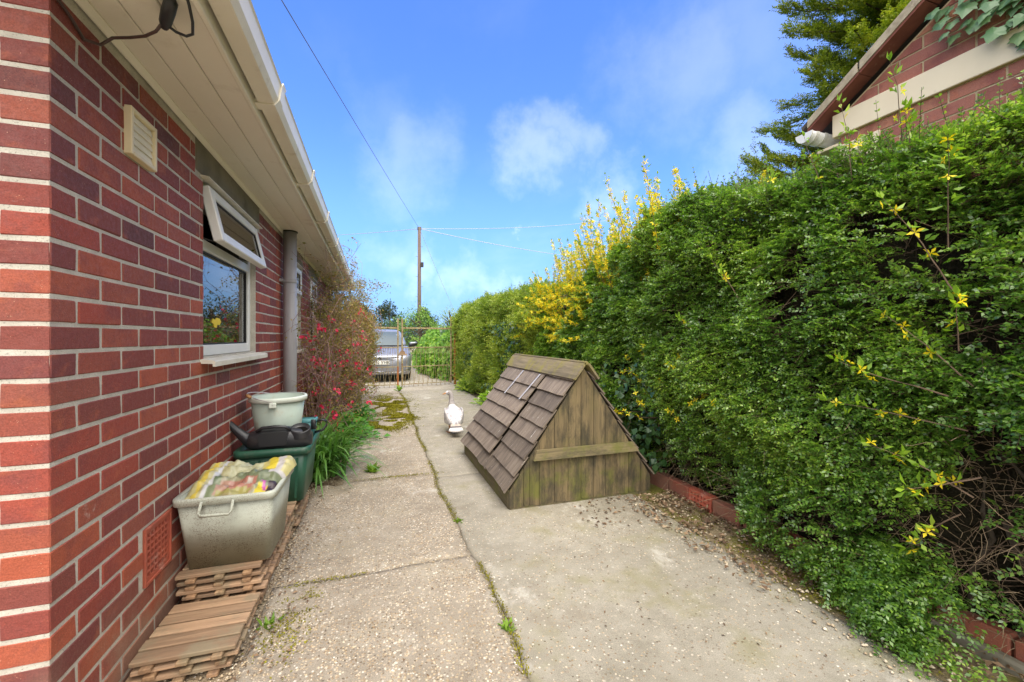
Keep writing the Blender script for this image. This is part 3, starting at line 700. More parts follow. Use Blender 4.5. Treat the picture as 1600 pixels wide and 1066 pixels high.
# ------------------------------------------------------------------ bungalow
WX, CY, YE = -.816, 1.437, 9.3
house = empty('bungalow', (0, 0, 0), 0, 'red brick bungalow with cream eaves and white windows along the left of the path', 'house')
OPEN = [(2.486, 3.469, 1.100, 2.01), (4.60, 5.44, 1.085, 2.01), (6.15, 6.80, 1.085, 2.01)]     # windows
LINT = [(2.39, 3.56, 2.01, 2.178), (4.48, 5.56, 2.01, 2.178), (6.03, 6.92, 2.01, 2.178)]
AIRB = (1.909, 2.128, .262, .482)
HOLES = [(a, b, c, d) for a, b, c, d in OPEN]+LINT+[AIRB]
def sub_iv(ivs, a, b):
    out = []
    for x0, x1 in ivs:
        if b <= x0 or a >= x1: out.append((x0, x1)); continue
        if a > x0: out.append((x0, a))
        if b < x1: out.append((b, x1))
    return out
def wall_blocks(y0, y1, z0, z1, holes, fn):
    ysn = sorted({y0, y1, *[h[0] for h in holes], *[h[1] for h in holes]}); ysn = [y for y in ysn if y0 <= y <= y1]
    for a, b in zip(ysn, ysn[1:]):
        ivs = [(z0, z1)]
        for h in holes:
            if h[0] < b-1e-6 and h[1] > a+1e-6: ivs = sub_iv(ivs, h[2], h[3])
        for c, d in ivs: fn(a, b, c, d)
ZT = 2.178
mw = MB()
wall_blocks(CY+.0022, YE-.005, -.15, ZT+.002, [(a, b, c, d) for a, b, c, d in OPEN]+[AIRB], lambda a, b, c, d: mw.box((WX-.25, a, c), (WX-.0028, b, d)))
GX = -8.2
mw.box((GX+.004, CY+.0025, -.15), (WX-.2505, CY+.25, ZT+.002)); mw.box((GX+.004, YE-.25, -.15), (WX-.2505, YE-.0045, ZT+.002)); mw.box((GX+.004, CY+.2505, -.15), (GX+.25, YE-.2505, ZT+.002))
# gable triangles stand on the two end walls
for yy in (CY+.0045, YE-.2545):
    mw.prism([(GX+.02, ZT+.003), (WX-.02, ZT+.003), (WX-.02, ZT+.26), ((GX+WX)/2, ZT+2.26), (GX+.02, ZT+.26)], lambda u, w, d: (u, d, w), yy, yy+.25)
wall = obj('brick_wall', mw, 'mortar', house)
BL, BH, BP, CO = .2142, .0645, .225, .075
def brick_mesh(L, H, D, sd, b=.0035):
    rr = random.Random(sd); m = MB(); m.bbox((-D, 0, 0), (0, L, H), b)
    m.v = [(x+rr.uniform(-.0009, .0009)+(rr.uniform(-.0007, 0) if x > -D*.5 else 0), y+rr.uniform(-.0016, .0016), z+rr.uniform(-.0013, .0013)) for x, y, z in m.v]
    me = m.mesh('brick'); me.materials.append(MT['brick']); return me
bcache = {}
def get_brick(L, H, D, sd):
    k = (round(L, 3), round(H, 3), round(D, 3), sd % 5)
    if k not in bcache: bcache[k] = brick_mesh(L, H, D, hash(k) & 0xffff)
    return bcache[k]
cand = []
for c in range(29):
    z0 = .035+CO*c-CO+.0058; z1 = z0+BH
    zb = min(z1, ZT-.001)
    if zb-z0 < .015: continue
    rows = []
    y = CY
    rows.append((CY, CY+BL)) if c % 2 == 0 else rows.append((CY, CY+.1025))
    y = rows[0][1]+.0112
    while y < YE: rows.append((y, min(y+BL, YE))); y += BP
    for (a, b) in rows:
        ivs = [(a, b)]
        for h in HOLES:
            if h[2] < zb-.012 and h[3] > z0+.012: ivs = sub_iv(ivs, h[0]-.004, h[1]+.004)
        for p, q in ivs:
            if q-p < .02: continue
            zz1 = zb
            for h in HOLES:            # courses cut off under a lintel or sill
                if h[0] < q-.01 and h[1] > p+.01 and h[2] < zz1 and h[3] > z0: zz1 = min(zz1, h[2]) if h[2] > z0+.012 else zz1
            cand.append(('L', p, q, z0, zz1))
    # end wall: the corner header fills the first place in odd courses
    x = WX-.1025-.0112 if c % 2 == 0 else WX-BL-.0112
    x0s = x
    while x > GX+.02: cand.append(('E', max(x-BL, GX), x, z0, zb)); x -= BP
def brick_score(b):
    if b[0] == 'L': pts = [(WX, b[1], b[3]), (WX, b[2], b[3]), (WX, b[2], b[4]), (WX, b[1], b[4])]
    else: pts = [(b[1], CY, b[3]), (b[2], CY, b[3]), (b[2], CY, b[4]), (b[1], CY, b[4])]
    q = [proj(*p) for p in pts]
    if any(t is None for t in q): return 0
    cl = [(min(max(t[0], 0), 1600), min(max(t[1], 0), 1066)) for t in q]
    return abs(sum(cl[i][0]*cl[(i+1) % 4][1]-cl[(i+1) % 4][0]*cl[i][1] for i in range(4)))/2
cand.sort(key=brick_score, reverse=True)
rest = MB()
for i, b in enumerate(cand):
    L, H = b[2]-b[1], b[4]-b[3]; dy = random.uniform(-.0002, .0014)
    corner = b[0] == 'L' and abs(b[1]-CY) < 1e-6
    D = .1025 if not (corner and L < .15) else .215
    if b[0] == 'L': M = Matrix.Translation((WX+(0 if corner else dy), b[1], b[3]))
    else: M = Matrix.Translation((b[1], CY-(dy if abs(b[2]-WX) > .2 else 0), b[3])) @ Matrix.Rotation(-math.pi/2, 4, 'Z')
    if i < 295 and brick_score(b) > 0:
        inst('brick', get_brick(L, H, D, i), wall, M)
    else:
        rest.box((-.08, 0, 0), (0, L, H), M)
for c in range(29, 60):          # the gable triangles above the eaves
    z0 = .035+CO*c-CO+.0058; x = WX-(.0 if c % 2 else .1125)
    while x > GX:
        for yy in (CY, YE-.06):
            poly = [(x-BL, z0), (x, z0), (x, z0+BH), (x-BL, z0+BH)]
            k_ = 2.0/((WX-GX)/2-.02); poly = clip(poly, k_, 1, ZT+.24+k_*(WX-.02)); poly = clip(poly, -k_, 1, ZT+.24-k_*(GX+.02)); poly = clip(poly, 0, -1, -ZT-.003) if len(poly) > 2 else poly
            if len(poly) > 2 and max(p[0] for p in poly)-min(p[0] for p in poly) > .03: rest.prism(poly, lambda u, w, d: (u, d, w), yy, yy+.06)
        x -= BP
o = obj('distant_bricks', rest, 'brick', wall); o['kind'] = 'stuff'
# concrete lintels
for a, b, c, d in LINT:
    obj('lintel', MB().bbox((WX-.12, a, c+.001), (WX+.002, b, d-.001), .006), 'lintel', house)
# eaves
ED0, ED1 = CY-.28, YE+.28
SX = -.487
edges = [WX+.001, -.712, -.602, SX-.012]
for a, b in zip(edges, edges[1:]):
    m = MB(); m.bbox((a+.0015, ED0, ZT+.004), (b-.0015, ED1, ZT+.014), .003)
    obj('soffit_board', m, 'soffit', house)
m = MB(); m.prism([(0, 0), (.022, 0), (.022, .006), (.006, .020), (0, .020)], lambda u, w, d: (WX+.003+u, d, ZT+.003-w), ED0, ED1)
obj('soffit_trim', m, 'soffit', house)
m = MB(); m.box((-.70, ED0, ZT+.016), (SX-.012, ED1, ZT+.03))
obj('eaves_backing', m, 'dark', house)
obj('fascia', MB().bbox((SX-.012, ED0-.012, ZT-.012), (SX+.006, ED1+.012, ZT+.155), .003), 'soffit', house)
# gutter: square ogee channel
g0, gz = SX+.018, ZT+.022
prof = [(0, .085), (0, .0), (.062, .0), (.078, .022), (.086, .078), (.092, .085), (.089, .088), (.082, .080), (.073, .024), (.060, .004), (.004, .004), (.004, .085)]
m = MB(); m.prism(prof, lambda u, w, d: (g0+u, d, gz+w), ED0-.02, ED1+.02)
gut = obj('gutter', m, 'gutter', house)
for yb in (1.05+1.0, 3.03, 3.98, 5.0, 6.05, 7.1, 8.2, 9.2):
    m = MB(); pr = [(-.006, .07), (-.006, -.006), (.064, -.006), (.083, .020), (.092, .078), (.100, .092), (.086, .092), (.078, .05)]
    m.prism([(-.014, .07), (-.014, -.007), (.064, -.007), (.084, .020), (.093, .078), (.099, .093), (.092, .093), (.0855, .078), (.0775, .0225), (.0615, -.0004), (-.002, -.0004), (-.002, .07)], lambda u, w, d: (g0+u, d, gz+w), yb-.028, yb+.028)
    obj('gutter_bracket', m, 'gutter', gut)
# roof slopes with real tile courses near the eaves edge
ridge_x = (GX+WX)/2; rp = math.atan2(2.0, ridge_x+.44 if False else (-.44-ridge_x))
m = MB(); ez, tx = ZT+.125, -.475
m.prism([(tx, ez), (tx, ez+.03), (ridge_x, ez+2.28), (GX-.42, ez+.03), (GX-.42, ez), (ridge_x, ez+2.2)], lambda u, w, d: (u, d, w), ED0-.05, ED1+.05)
roof = obj('roof', m, 'rooftile', house)
for yy in (ED0-.075, ED1+.055):
    for sx_, xe in ((1, tx), (-1, GX-.42)):
        m = MB(); m.prism([(xe, ez-.16), (xe, ez+.02), (ridge_x, ez+2.25), (ridge_x, ez+2.06)], lambda u, w, d: (u, d, w), yy, yy+.018)
        obj('barge_board', m, 'soffit', house)
    m = MB(); m.prism([(tx-.02, ez-.03), (ridge_x, ez+2.15), (GX-.40, ez-.03), (GX-.40, ez-.06), (ridge_x, ez+2.12), (tx-.02, ez-.06)], lambda u, w, d: (u, d, w), (yy+.0185 if yy < 2 else YE-.02), (CY+.02 if yy < 2 else yy-.0005))
    obj('verge_soffit', m, 'soffit', house)
tm = MB(); tm.bbox((-.34, 0, 0), (0, .29, .022), .006); tile_me = tm.mesh('roof_tile'); tile_me.materials.append(MT['rooftile'])
sl = math.atan2(2.25, tx-ridge_x)
for rowi in range(5):
    for k in range(int((ED1-ED0)/.3)+1):
        if rowi*32+k > 280: break
        dx = rowi*.28
        M = Matrix.Translation((tx+.035-dx*math.cos(sl), ED0-.04+k*.3, ez+.012+dx*math.sin(sl))) @ Matrix.Rotation(sl+.04, 4, 'Y')
        inst('roof_tile', tile_me, roof, M)
# windows
def window(y0, y1, z0, z1, opened):
    w = empty('window', (0, 0, 0), parent=house)
    xf = WX-.035            # outer face of the frame sits back in the reveal
    F = .052; zt = 1.69
    m = MB()
    for lo, hi in (((xf-.06, y0+.002, z0+.002), (xf, y0+F, z1-.002)), ((xf-.06, y1-F, z0+.002), (xf, y1-.002, z1-.002)),
                   ((xf-.06, y0+F+.0005, z0+.002), (xf, y1-F-.0005, z0+F+.008)), ((xf-.06, y0+F+.0005, z1-F), (xf, y1-F-.0005, z1-.002)),
                   ((xf-.06, y0+F+.0005, zt-.028), (xf, y1-F-.0005, zt+.028))):
        m.bbox(lo, hi, .004)
    obj('frame', m, 'upvc', w)
    m = MB()
    for lo, hi in (((xf-.03, y0+F+.001, z0+F+.009), (xf-.012, y0+F+.010, zt-.029)), ((xf-.03, y1-F-.010, z0+F+.009), (xf-.012, y1-F-.001, zt-.029)),
                   ((xf-.03, y0+F+.0105, z0+F+.009), (xf-.012, y1-F-.0105, z0+F+.017)), ((xf-.03, y0+F+.0105, zt-.037), (xf-.012, y1-F-.0105, zt-.029))): m.box(lo, hi)
    obj('gasket', m, 'rubber', w)
    obj('pane', MB().box((xf-.026, y0+F+.003, z0+F+.010), (xf-.020, y1-F-.003, zt-.030)), 'glass', w)
    # top light
    M = Matrix.Translation((xf+.004, 0, z1-F+.012)) @ Matrix.Rotation(R_(-13) if opened else 0, 4, 'Y')
    hh = (z1-F)-(zt+.028)+.045; ya, yb = y0+F-.022, y1-F+.022; S = .055
    m = MB()
    for lo, hi in (((0, ya, -hh), (.045, ya+S, 0)), ((0, yb-S, -hh), (.045, yb, 0)), ((0, ya+S+.0005, -hh), (.045, yb-S-.0005, -hh+S)), ((0, ya+S+.0005, -S), (.045, yb-S-.0005, 0))): m.bbox(lo, hi, .005, M)
    obj('top_sash', m, 'upvc', w)
    m = MB()
    for lo, hi in (((.02, ya+S, -hh+S), (.035, ya+S+.008, -S)), ((.02, yb-S-.008, -hh+S), (.035, yb-S, -S)), ((.02, ya+S+.008, -hh+S), (.035, yb-S-.008, -hh+S+.008)), ((.02, ya+S+.008, -S-.008), (.035, yb-S-.008, -S))): m.box(lo, hi, M)
    obj('sash_gasket', m, 'rubber', w)
    obj('sash_pane', MB().box((.024, ya+S+.001, -hh+S+.001), (.030, yb-S-.001, -S-.001), M), 'glass', w)
    if opened:
        m = MB()
        for yy in (ya+.16, yb-.16):
            a = M @ Vector((.0, yy, -hh+.02)); m.tube([(xf-.02, yy-.1, zt+.035), (a.x, yy, a.z)], .005, 5)
        obj('window_stay', m, 'black', w)
    m = MB(); m.prism([(0, 0), (.075, -.012), (.075, -.018), (.0, -.012)], lambda u, ww, d: (xf-.005+u, d, z1+.004+ww), y0-.035, y1+.03)
    obj('head_drip', m, 'sill', w)
    m = MB(); m.prism([(0, .03), (.125, .012), (.13, .006), (.13, -.018), (.118, -.018), (.118, -.004), (0, 0)], lambda u, ww, d: (xf+.002-.035+u, d, z0-.028+ww), y0-.035, y1+.06)
    obj('sill', m, 'sill', w)
    # brick reveals are part of the wall; a dim room behind
    m = MB(); x1 = xf-.075
    m.box((x1-2.0, y0-.5, .2), (x1-1.95, y1+.5, 2.15)); m.box((x1-1.95, y0-.5, .2), (WX-.252, y0-.45, 2.15)); m.box((x1-1.95, y1+.45, .2), (WX-.252, y1+.5, 2.15)); m.box((x1-1.95, y0-.449, .15), (WX-.252, y1+.449, .2))
    m.box((x1-1.95, y0-.449, 2.10), (WX-.252, y1+.449, 2.15))
    obj('room_lining', m, 'room', w)
    m = MB(); m.bbox((WX-.30, y0-.02, z0-.03), (WX-.10, y1+.02, z0-.004), .004)
    obj('inner_sill', m, 'upvc', w)
    # net blind behind the glass
    return w
w1 = window(*OPEN[0], True)
window(*OPEN[1], False); window(*OPEN[2], False)
# irregular yellow shape on the outer face of the lower pane
DCY, DCZ = 2.83, 1.285
m = MB(); bx = WX-.035-.0165
blob = [(-.045, .0), (-.030, .022), (-.008, .016), (.010, .030), (.040, .026), (.055, .008), (.040, -.012), (.016, -.010), (.004, -.030), (-.018, -.026), (-.024, -.008)]
m.prism([(DCY+u*1.5, DCZ+w) for u, w in blob], lambda u, w, d: (d, u, w), bx-.003, bx)
obj('yellow_pane_shape', m, simple('plain_yellow', (.80, .62, .02, 1), (.7, .5, .02, 1), 20, .5), w1)
# soil pipe
PXc, PYc = -.742, 4.33
m = MB(); m.tube([(PXc, PYc, -.03), (PXc, PYc, ZT+.003)], .056, 28)
sp = obj('soil_pipe', m, 'grey_pipe', house, True)
m = MB(); m.tube([(PXc, PYc, 1.705), (PXc, PYc, 1.735)], .0615, 28); m.box((WX-.002, PYc-.085, 1.708), (WX+.028, PYc+.085, 1.732))
obj('pipe_bracket', m, 'grey_pipe', sp)
m = MB(); m.tube([(PXc, PYc, ZT-.006), (PXc, PYc, ZT+.003)], .066, 28)
obj('pipe_collar', m, 'black', sp)
# louvred vent
v0 = empty('wall_vent', (0, 0, 0), parent=house)
vy0, vy1, vz0, vz1 = 1.782, 1.962, 1.835, 2.002
m = MB()
for lo, hi in (((WX-.004, vy0, vz0), (WX+.022, vy0+.016, vz1)), ((WX-.004, vy1-.016, vz0), (WX+.022, vy1, vz1)), ((WX-.004, vy0+.0165, vz0), (WX+.022, vy1-.0165, vz0+.016)), ((WX-.004, vy0+.0165, vz1-.016), (WX+.022, vy1-.0165, vz1))): m.bbox(lo, hi, .003)
obj('vent_frame', m, 'vent', v0)
obj('vent_backing', MB().box((WX-.003, vy0+.01, vz0+.01), (WX+.003, vy1-.01, vz1-.01)), 'dark', v0)
sm = MB(); sm.prism([(.004, .0), (.014, .0), (.014, .003), (.008, .0258), (.004, .0258)], lambda u, w, d: (u, d, w), 0, vy1-vy0-.034)
sme = sm.mesh('vent_slat'); sme.materials.append(MT['vent_slat'])
for k in range(5): inst('vent_slat', sme, v0, Matrix.Translation((WX, vy0+.017, vz0+.018+k*.0265)))
# terracotta air brick
a0 = empty('air_brick', (0, 0, 0), parent=house)
m = MB(); n_ = 7; yy0, yy1, za, zb_ = AIRB[0]+.003, AIRB[1]-.003, AIRB[2]+.002, AIRB[3]-.002
bw = .022; hs_ = .019
ycs = [yy0+bw+(yy1-yy0-2*bw)*(k+.5)/6 for k in range(6)]; zcs = [za+bw+(zb_-za-2*bw)*(k+.5)/7 for k in range(7)]
def face(yc0, yc1, zc0, zc1): m.box((WX-.03, yc0, zc0), (WX+.001, yc1, zc1))
face(yy0, yy0+bw, za, zb_); face(yy1-bw, yy1, za, zb_); face(yy0+bw, yy1-bw, za, zcs[0]-hs_*.5); face(yy0+bw, yy1-bw, zcs[-1]+hs_*.5, zb_)
for a, b in zip(zcs, zcs[1:]): face(yy0+bw, yy1-bw, a+hs_*.5, b-hs_*.5)
for zc in zcs:
    e = [yy0+bw]+[q for yc in ycs for q in (yc-.0105, yc+.0105)]+[yy1-bw]
    for k in range(0, len(e), 2): m.box((WX-.03, e[k], zc-hs_*.5), (WX+.0004, e[k+1], zc+hs_*.5))
obj('grille_face', m, 'airbrick', a0)
m = MB()
for lo, hi in (((WX, yy0, za), (WX+.006, yy0+.010, zb_)), ((WX, yy1-.010, za), (WX+.006, yy1, zb_)), ((WX, yy0+.010, za), (WX+.006, yy1-.010, za+.010)), ((WX, yy0+.010, zb_-.010), (WX+.006, yy1-.010, zb_))): m.box(lo, hi)
obj('raised_rim', m, 'airbrick', a0)
obj('dark_back', MB().box((WX-.10, yy0+.002, za+.002), (WX-.06, yy1-.002, zb_-.002)), 'dark', a0)
# cable with black joint hanging from the soffit
cb = empty('cable', (-.58, 1.49, ZT), 0, 'brown cable with a black joint sleeve looped under the bungalow eaves', 'cable')
def rel(pts, o): return [Vector(p)-Vector(o.location) for p in pts]
m = MB(); m.tube(rel([(WX+.006, 1.56, 2.075), (-.80, 1.62, 2.10), (-.77, 1.62, 2.128), (-.72, 1.605, 2.13), (-.67, 1.575, 2.125), (-.63, 1.545, 2.128), (-.60, 1.515, 2.142)], cb), .0045, 7)
m.tube(rel([(WX+.006, 1.56, 2.075), (WX+.006, 1.50, 2.10), (WX+.006, 1.43, 2.115), (WX+.004, 1.40, 2.118)], cb), .0045, 7)
obj('lead', m, 'cable', cb, True)
m = MB(); m.tube(rel([(-.605, 1.535, 2.138), (-.595, 1.518, 2.145), (-.575, 1.485, 2.158), (-.557, 1.455, 2.168), (-.55, 1.443, 2.172)], cb), [.010, .016, .018, .017, .008], 12)
obj('joint_sleeve', m, 'black', cb, True)
m = MB(); m.tube(rel([(-.597, 1.52, 2.142), (-.575, 1.535, 2.132), (-.55, 1.54, 2.128), (-.53, 1.53, 2.132), (-.52, 1.50, 2.15), (-.515, 1.46, 2.172), (-.515, 1.44, 2.185)], cb), .0042, 7)
obj('loop', m, 'black', cb, True)

# ------------------------------------------------------------------ garage with brick gable on the right
gar = empty('garage', (0, 0, 0), 0, 'garage gable of purplish brick with a cream band and ivy above the hedge', 'garage')
XG, GY1, GY0, GE, GSL = 3.0, 2.0, -3.6, 2.70, .632
GM = (GY0+GY1)/2
def gz_top(y): return GE+GSL*(GY1-abs(y-GM)-(GY1-GM)+0) if False else GE+GSL*((GY1-GM)-abs(y-GM))
m = MB(); m.prism([(GY0, -.15), (GY1, -.15), (GY1, GE), (GM, GE+GSL*(GY1-GM)), (GY0, GE)], lambda u, w, d: (d, u, w), XG+.004, XG+.24)
m.box((XG+.2405, GY1-.22, -.15), (XG+5, GY1-.004, GE)); m.box((XG+.2405, GY0+.004, -.15), (XG+5, GY0+.22, GE))
gw = obj('brick_wall', m, 'mortar_warm', gar)
rest = MB(); nb = 0
for c in range(64):
    z0 = .02+CO*c; z1 = z0+BH
    y = GY1-(0 if c % 2 == 0 else -.1125)
    while y > GY0:
        a, b = max(y-BL, GY0), min(y, GY1); y -= BP
        if b-a < .02: continue
        poly = [(a, z0), (b, z0), (b, z1), (a, z1)]
        poly = clip(poly, GSL, 1, GE+GSL*GY1-.015); poly = clip(poly, -GSL, 1, GE-GSL*GY0-.015)
        if z1 > 2.555 and z0 < 2.72 and b > .5: 
            if z0 < 2.56: poly = clip(poly, 0, 1, 2.556)
            elif z1 > 2.72: poly = clip(poly, 0, -1, -2.722)
            else: continue
        if len(poly) < 3: continue
        ar = abs(sum(poly[i][0]*poly[(i+1) % len(poly)][1]-poly[(i+1) % len(poly)][0]*poly[i][1] for i in range(len(poly))))/2
        if ar < .0006: continue
        if z1 > 1.95 and a > .35 and nb < 260:
            mm = MB(); ox, oz = poly[0]; mm.prism([(u-ox, w-oz) for u, w in poly], lambda u, w, d: (d, u, w), 0, .06)
            me = mm.mesh('brick'); me.materials.append(MT['brick2'])
            inst('brick', me, gw, Matrix.Translation((XG+random.uniform(-.001, .001), ox, oz))); nb += 1
        else: rest.prism(poly, lambda u, w, d: (d, u, w), XG, XG+.06)
o = obj('hidden_bricks', rest, 'brick2', gw); o['kind'] = 'stuff'
MT['cream'] = simple('cream_painted_board', (.80, .69, .49, 1), (.75, .635, .44, 1), 5, .6, .3, bump=.1, bsc=60, dirt=(.42, .30, .17, 1), dirt_sc=13, dirt_lo=.64, dirt_hi=.8)
obj('cream_band', MB().bbox((XG-.022, .45, 2.562), (XG+.05, GY1+.045, 2.714), .004), 'cream', gar)
obj('cream_quoin', MB().bbox((XG-.006, GY1-.23, 2.05), (XG+.05, GY1+.004, 2.50), .004), 'cream', gar)
obj('eaves_board', MB().bbox((XG-.01, GY1+.005, 2.50), (XG+5, GY1+.16, 2.52), .003), 'cream', gar)
MT['verge'] = simple('verge_tile', (.235, .085, .06, 1), (.15, .055, .042, 1), 9, .85, .2, bump=.4, bsc=60, dirt=(.42, .34, .22, 1), dirt_sc=7, dirt_lo=.62, dirt_hi=.75)
MT['vergetop'] = simple('lichened_verge_mortar', (.50, .43, .31, 1), (.30, .25, .17, 1), 14, .9, .2, bump=.6, bsc=60, dirt=(.14, .11, .08, 1), dirt_sc=9, dirt_lo=.5, dirt_hi=.7)
ang = math.atan(GSL)
for sgn, yb in ((1, GY1+.16), (-1, GY0-.16)):
    for k in range(9):
        L0, L1 = k*.395, k*.395+.388
        def fn(u, w, d): return (d, yb-sgn*(u*math.cos(ang)-w*math.sin(ang)*0), GE-.06+u*math.sin(ang)+w)
        a_ = MB(); a_.prism([(L0, .012), (L1, .012), (L1, .030), (L0, .030)], fn, XG-.098, XG+.02); obj('verge_tile', a_, 'verge', gar)
        a_ = MB(); a_.prism([(L0+.003, .031), (L1-.003, .031), (L1-.006, .092), (L0+.005, .086)], fn, XG-.104, XG+.03); obj('verge_capping', a_, 'vergetop', gar)
m = MB(); m.prism([(GY1+.20, GE-.03), (GY1+.20, GE+.0), (GM, GE+.045+GSL*(GY1+.16-GM)), (GY0-.2, GE), (GY0-.2, GE-.03), (GM, GE+.0+GSL*(GY1+.16-GM))], lambda u, w, d: (d, u, w), XG-.10, XG+5.2)
MT['groof'] = simple('dark_garage_roof', (.10, .085, .07, 1), (.06, .05, .045, 1), 6, .9, .2, bump=.5, bsc=40, bd=.01)
obj('roof', m, 'groof', gar)
m = MB(); gp = [(.058*math.cos(a), .058*math.sin(a)) for a in np.linspace(math.pi, 2*math.pi, 13)]; gp += [(.052*math.cos(a), .052*math.sin(a)) for a in np.linspace(2*math.pi, math.pi, 13)]
m.prism(gp, lambda u, w, d: (d, GY1+.155+u, 2.625+w), XG-.13, XG+5)
MT['gutter_white'] = simple('white_gutter', (.80, .79, .76, 1), (.7, .69, .66, 1), 6, .35, .5, bump=.02)
gg = obj('gutter', m, 'gutter_white', gar, True)
m = MB(); gp2 = [(.06*math.cos(a), .06*math.sin(a)) for a in np.linspace(math.pi, 2*math.pi, 13)]+[(.06, .004), (-.06, .004)]
m.prism(gp2, lambda u, w, d: (d, GY1+.155+u, 2.625+w), XG-.140, XG-.131); obj('gutter_end', m, 'gutter_white', gg)
for xx in (-.10, -.02):
    m = MB(); gp3 = [(.0645*math.cos(a), .0645*math.sin(a)) for a in np.linspace(math.pi, 2*math.pi, 13)]+[(.0592*math.cos(a), .0592*math.sin(a)) for a in np.linspace(2*math.pi, math.pi, 13)]
    m.prism(gp3, lambda u, w, d: (d, GY1+.155+u, 2.625+w), XG+xx, XG+xx+.03); obj('gutter_bracket', m, 'gutter_white', gg)

# ivy on the gable: every big leaf is a part
ivy = empty('ivy', (XG, 1.0, 2.6), 0, 'large-leaved ivy creeping across the top of the garage gable', 'climbing plant')
def ivy_leaf(seed):
    rr = random.Random(seed)
    out = [(0, 0), (.30, -.16), (.52, .02), (.42, .22), (.62, .42), (.34, .50), (.20, .72), (0, 1.02), (-.20, .72), (-.34, .50), (-.62, .42), (-.42, .22), (-.52, .02), (-.30, -.16)]
    out = [(u*(1+rr.uniform(-.1, .1)), w*(1+rr.uniform(-.08, .08))) for u, w in out]
    vs = [(u, w, -.16*(u*u)*2-.10*w*w) for u, w in out]+[(0, .35, .03)]
    me = bpy.data.meshes.new('leaf'); n = len(out); me.from_pydata(vs, [], [(i, (i+1) % n, n) for i in range(n)]); me.update()
    me.materials.append(MT['ivy_wall']); return me
ivl = [ivy_leaf(s) for s in range(4)]
k = 0; rr = random.Random(3)
while k < 285:
    y, z = rr.uniform(.25, 1.52), rr.uniform(2.58, 3.5)
    edge = 1.45-.50*max(0, 2.92-z)+.10*math.sin(z*9)+.05*math.sin(z*23)-.25*max(0, z-3.1)
    if y > edge or z > GE+GSL*(GY1-y)-.02: continue
    if z < 2.72 and rr.random() < .55: continue
    s = rr.uniform(.045, .085)
    M = Matrix.Translation((-rr.uniform(.012, .085), y-1.0, z-2.6)) @ Matrix.Rotation(rr.gauss(0, .35), 4, 'X') @ Matrix.Rotation(rr.uniform(-1.15, -.45), 4, 'Y') @ Matrix.Rotation(R_(90)+rr.gauss(0, .45)+math.pi/2*0, 4, 'Z') @ Matrix.Rotation(math.pi*0, 4, 'X') @ Matrix.Scale(s, 4)
    # leaf tip hangs down and towards the path
    ax = Vector((-.55, rr.gauss(0.25, .4), -1.0)).normalized(); nn = Vector((-1, rr.gauss(0, .35), .55+rr.gauss(0, .25))).normalized()
    sx = ax.cross(nn).normalized(); nn = sx.cross(ax)
    B = Matrix(((sx.x, ax.x, nn.x, 0), (sx.y, ax.y, nn.y, 0), (sx.z, ax.z, nn.z, 0), (0, 0, 0, 1)))
    M = Matrix.Translation((-rr.uniform(.012, .09), y-1.0, z-2.6)) @ B @ Matrix.Scale(s, 4)
    inst('leaf', ivl[k % 4], ivy, M); k += 1
m = MB()
for t in range(9):
    y = rr.uniform(.5, 1.3); z = 3.2-rr.random()*.3; pts = []
    for q in range(9): pts.append((-.012, y-1.0, z-2.6)); y += rr.uniform(-.02, .075); z -= rr.uniform(.0, .085)
    m = MB(); m.tube(pts, .004, 5); obj('stem', m, 'twig', ivy)

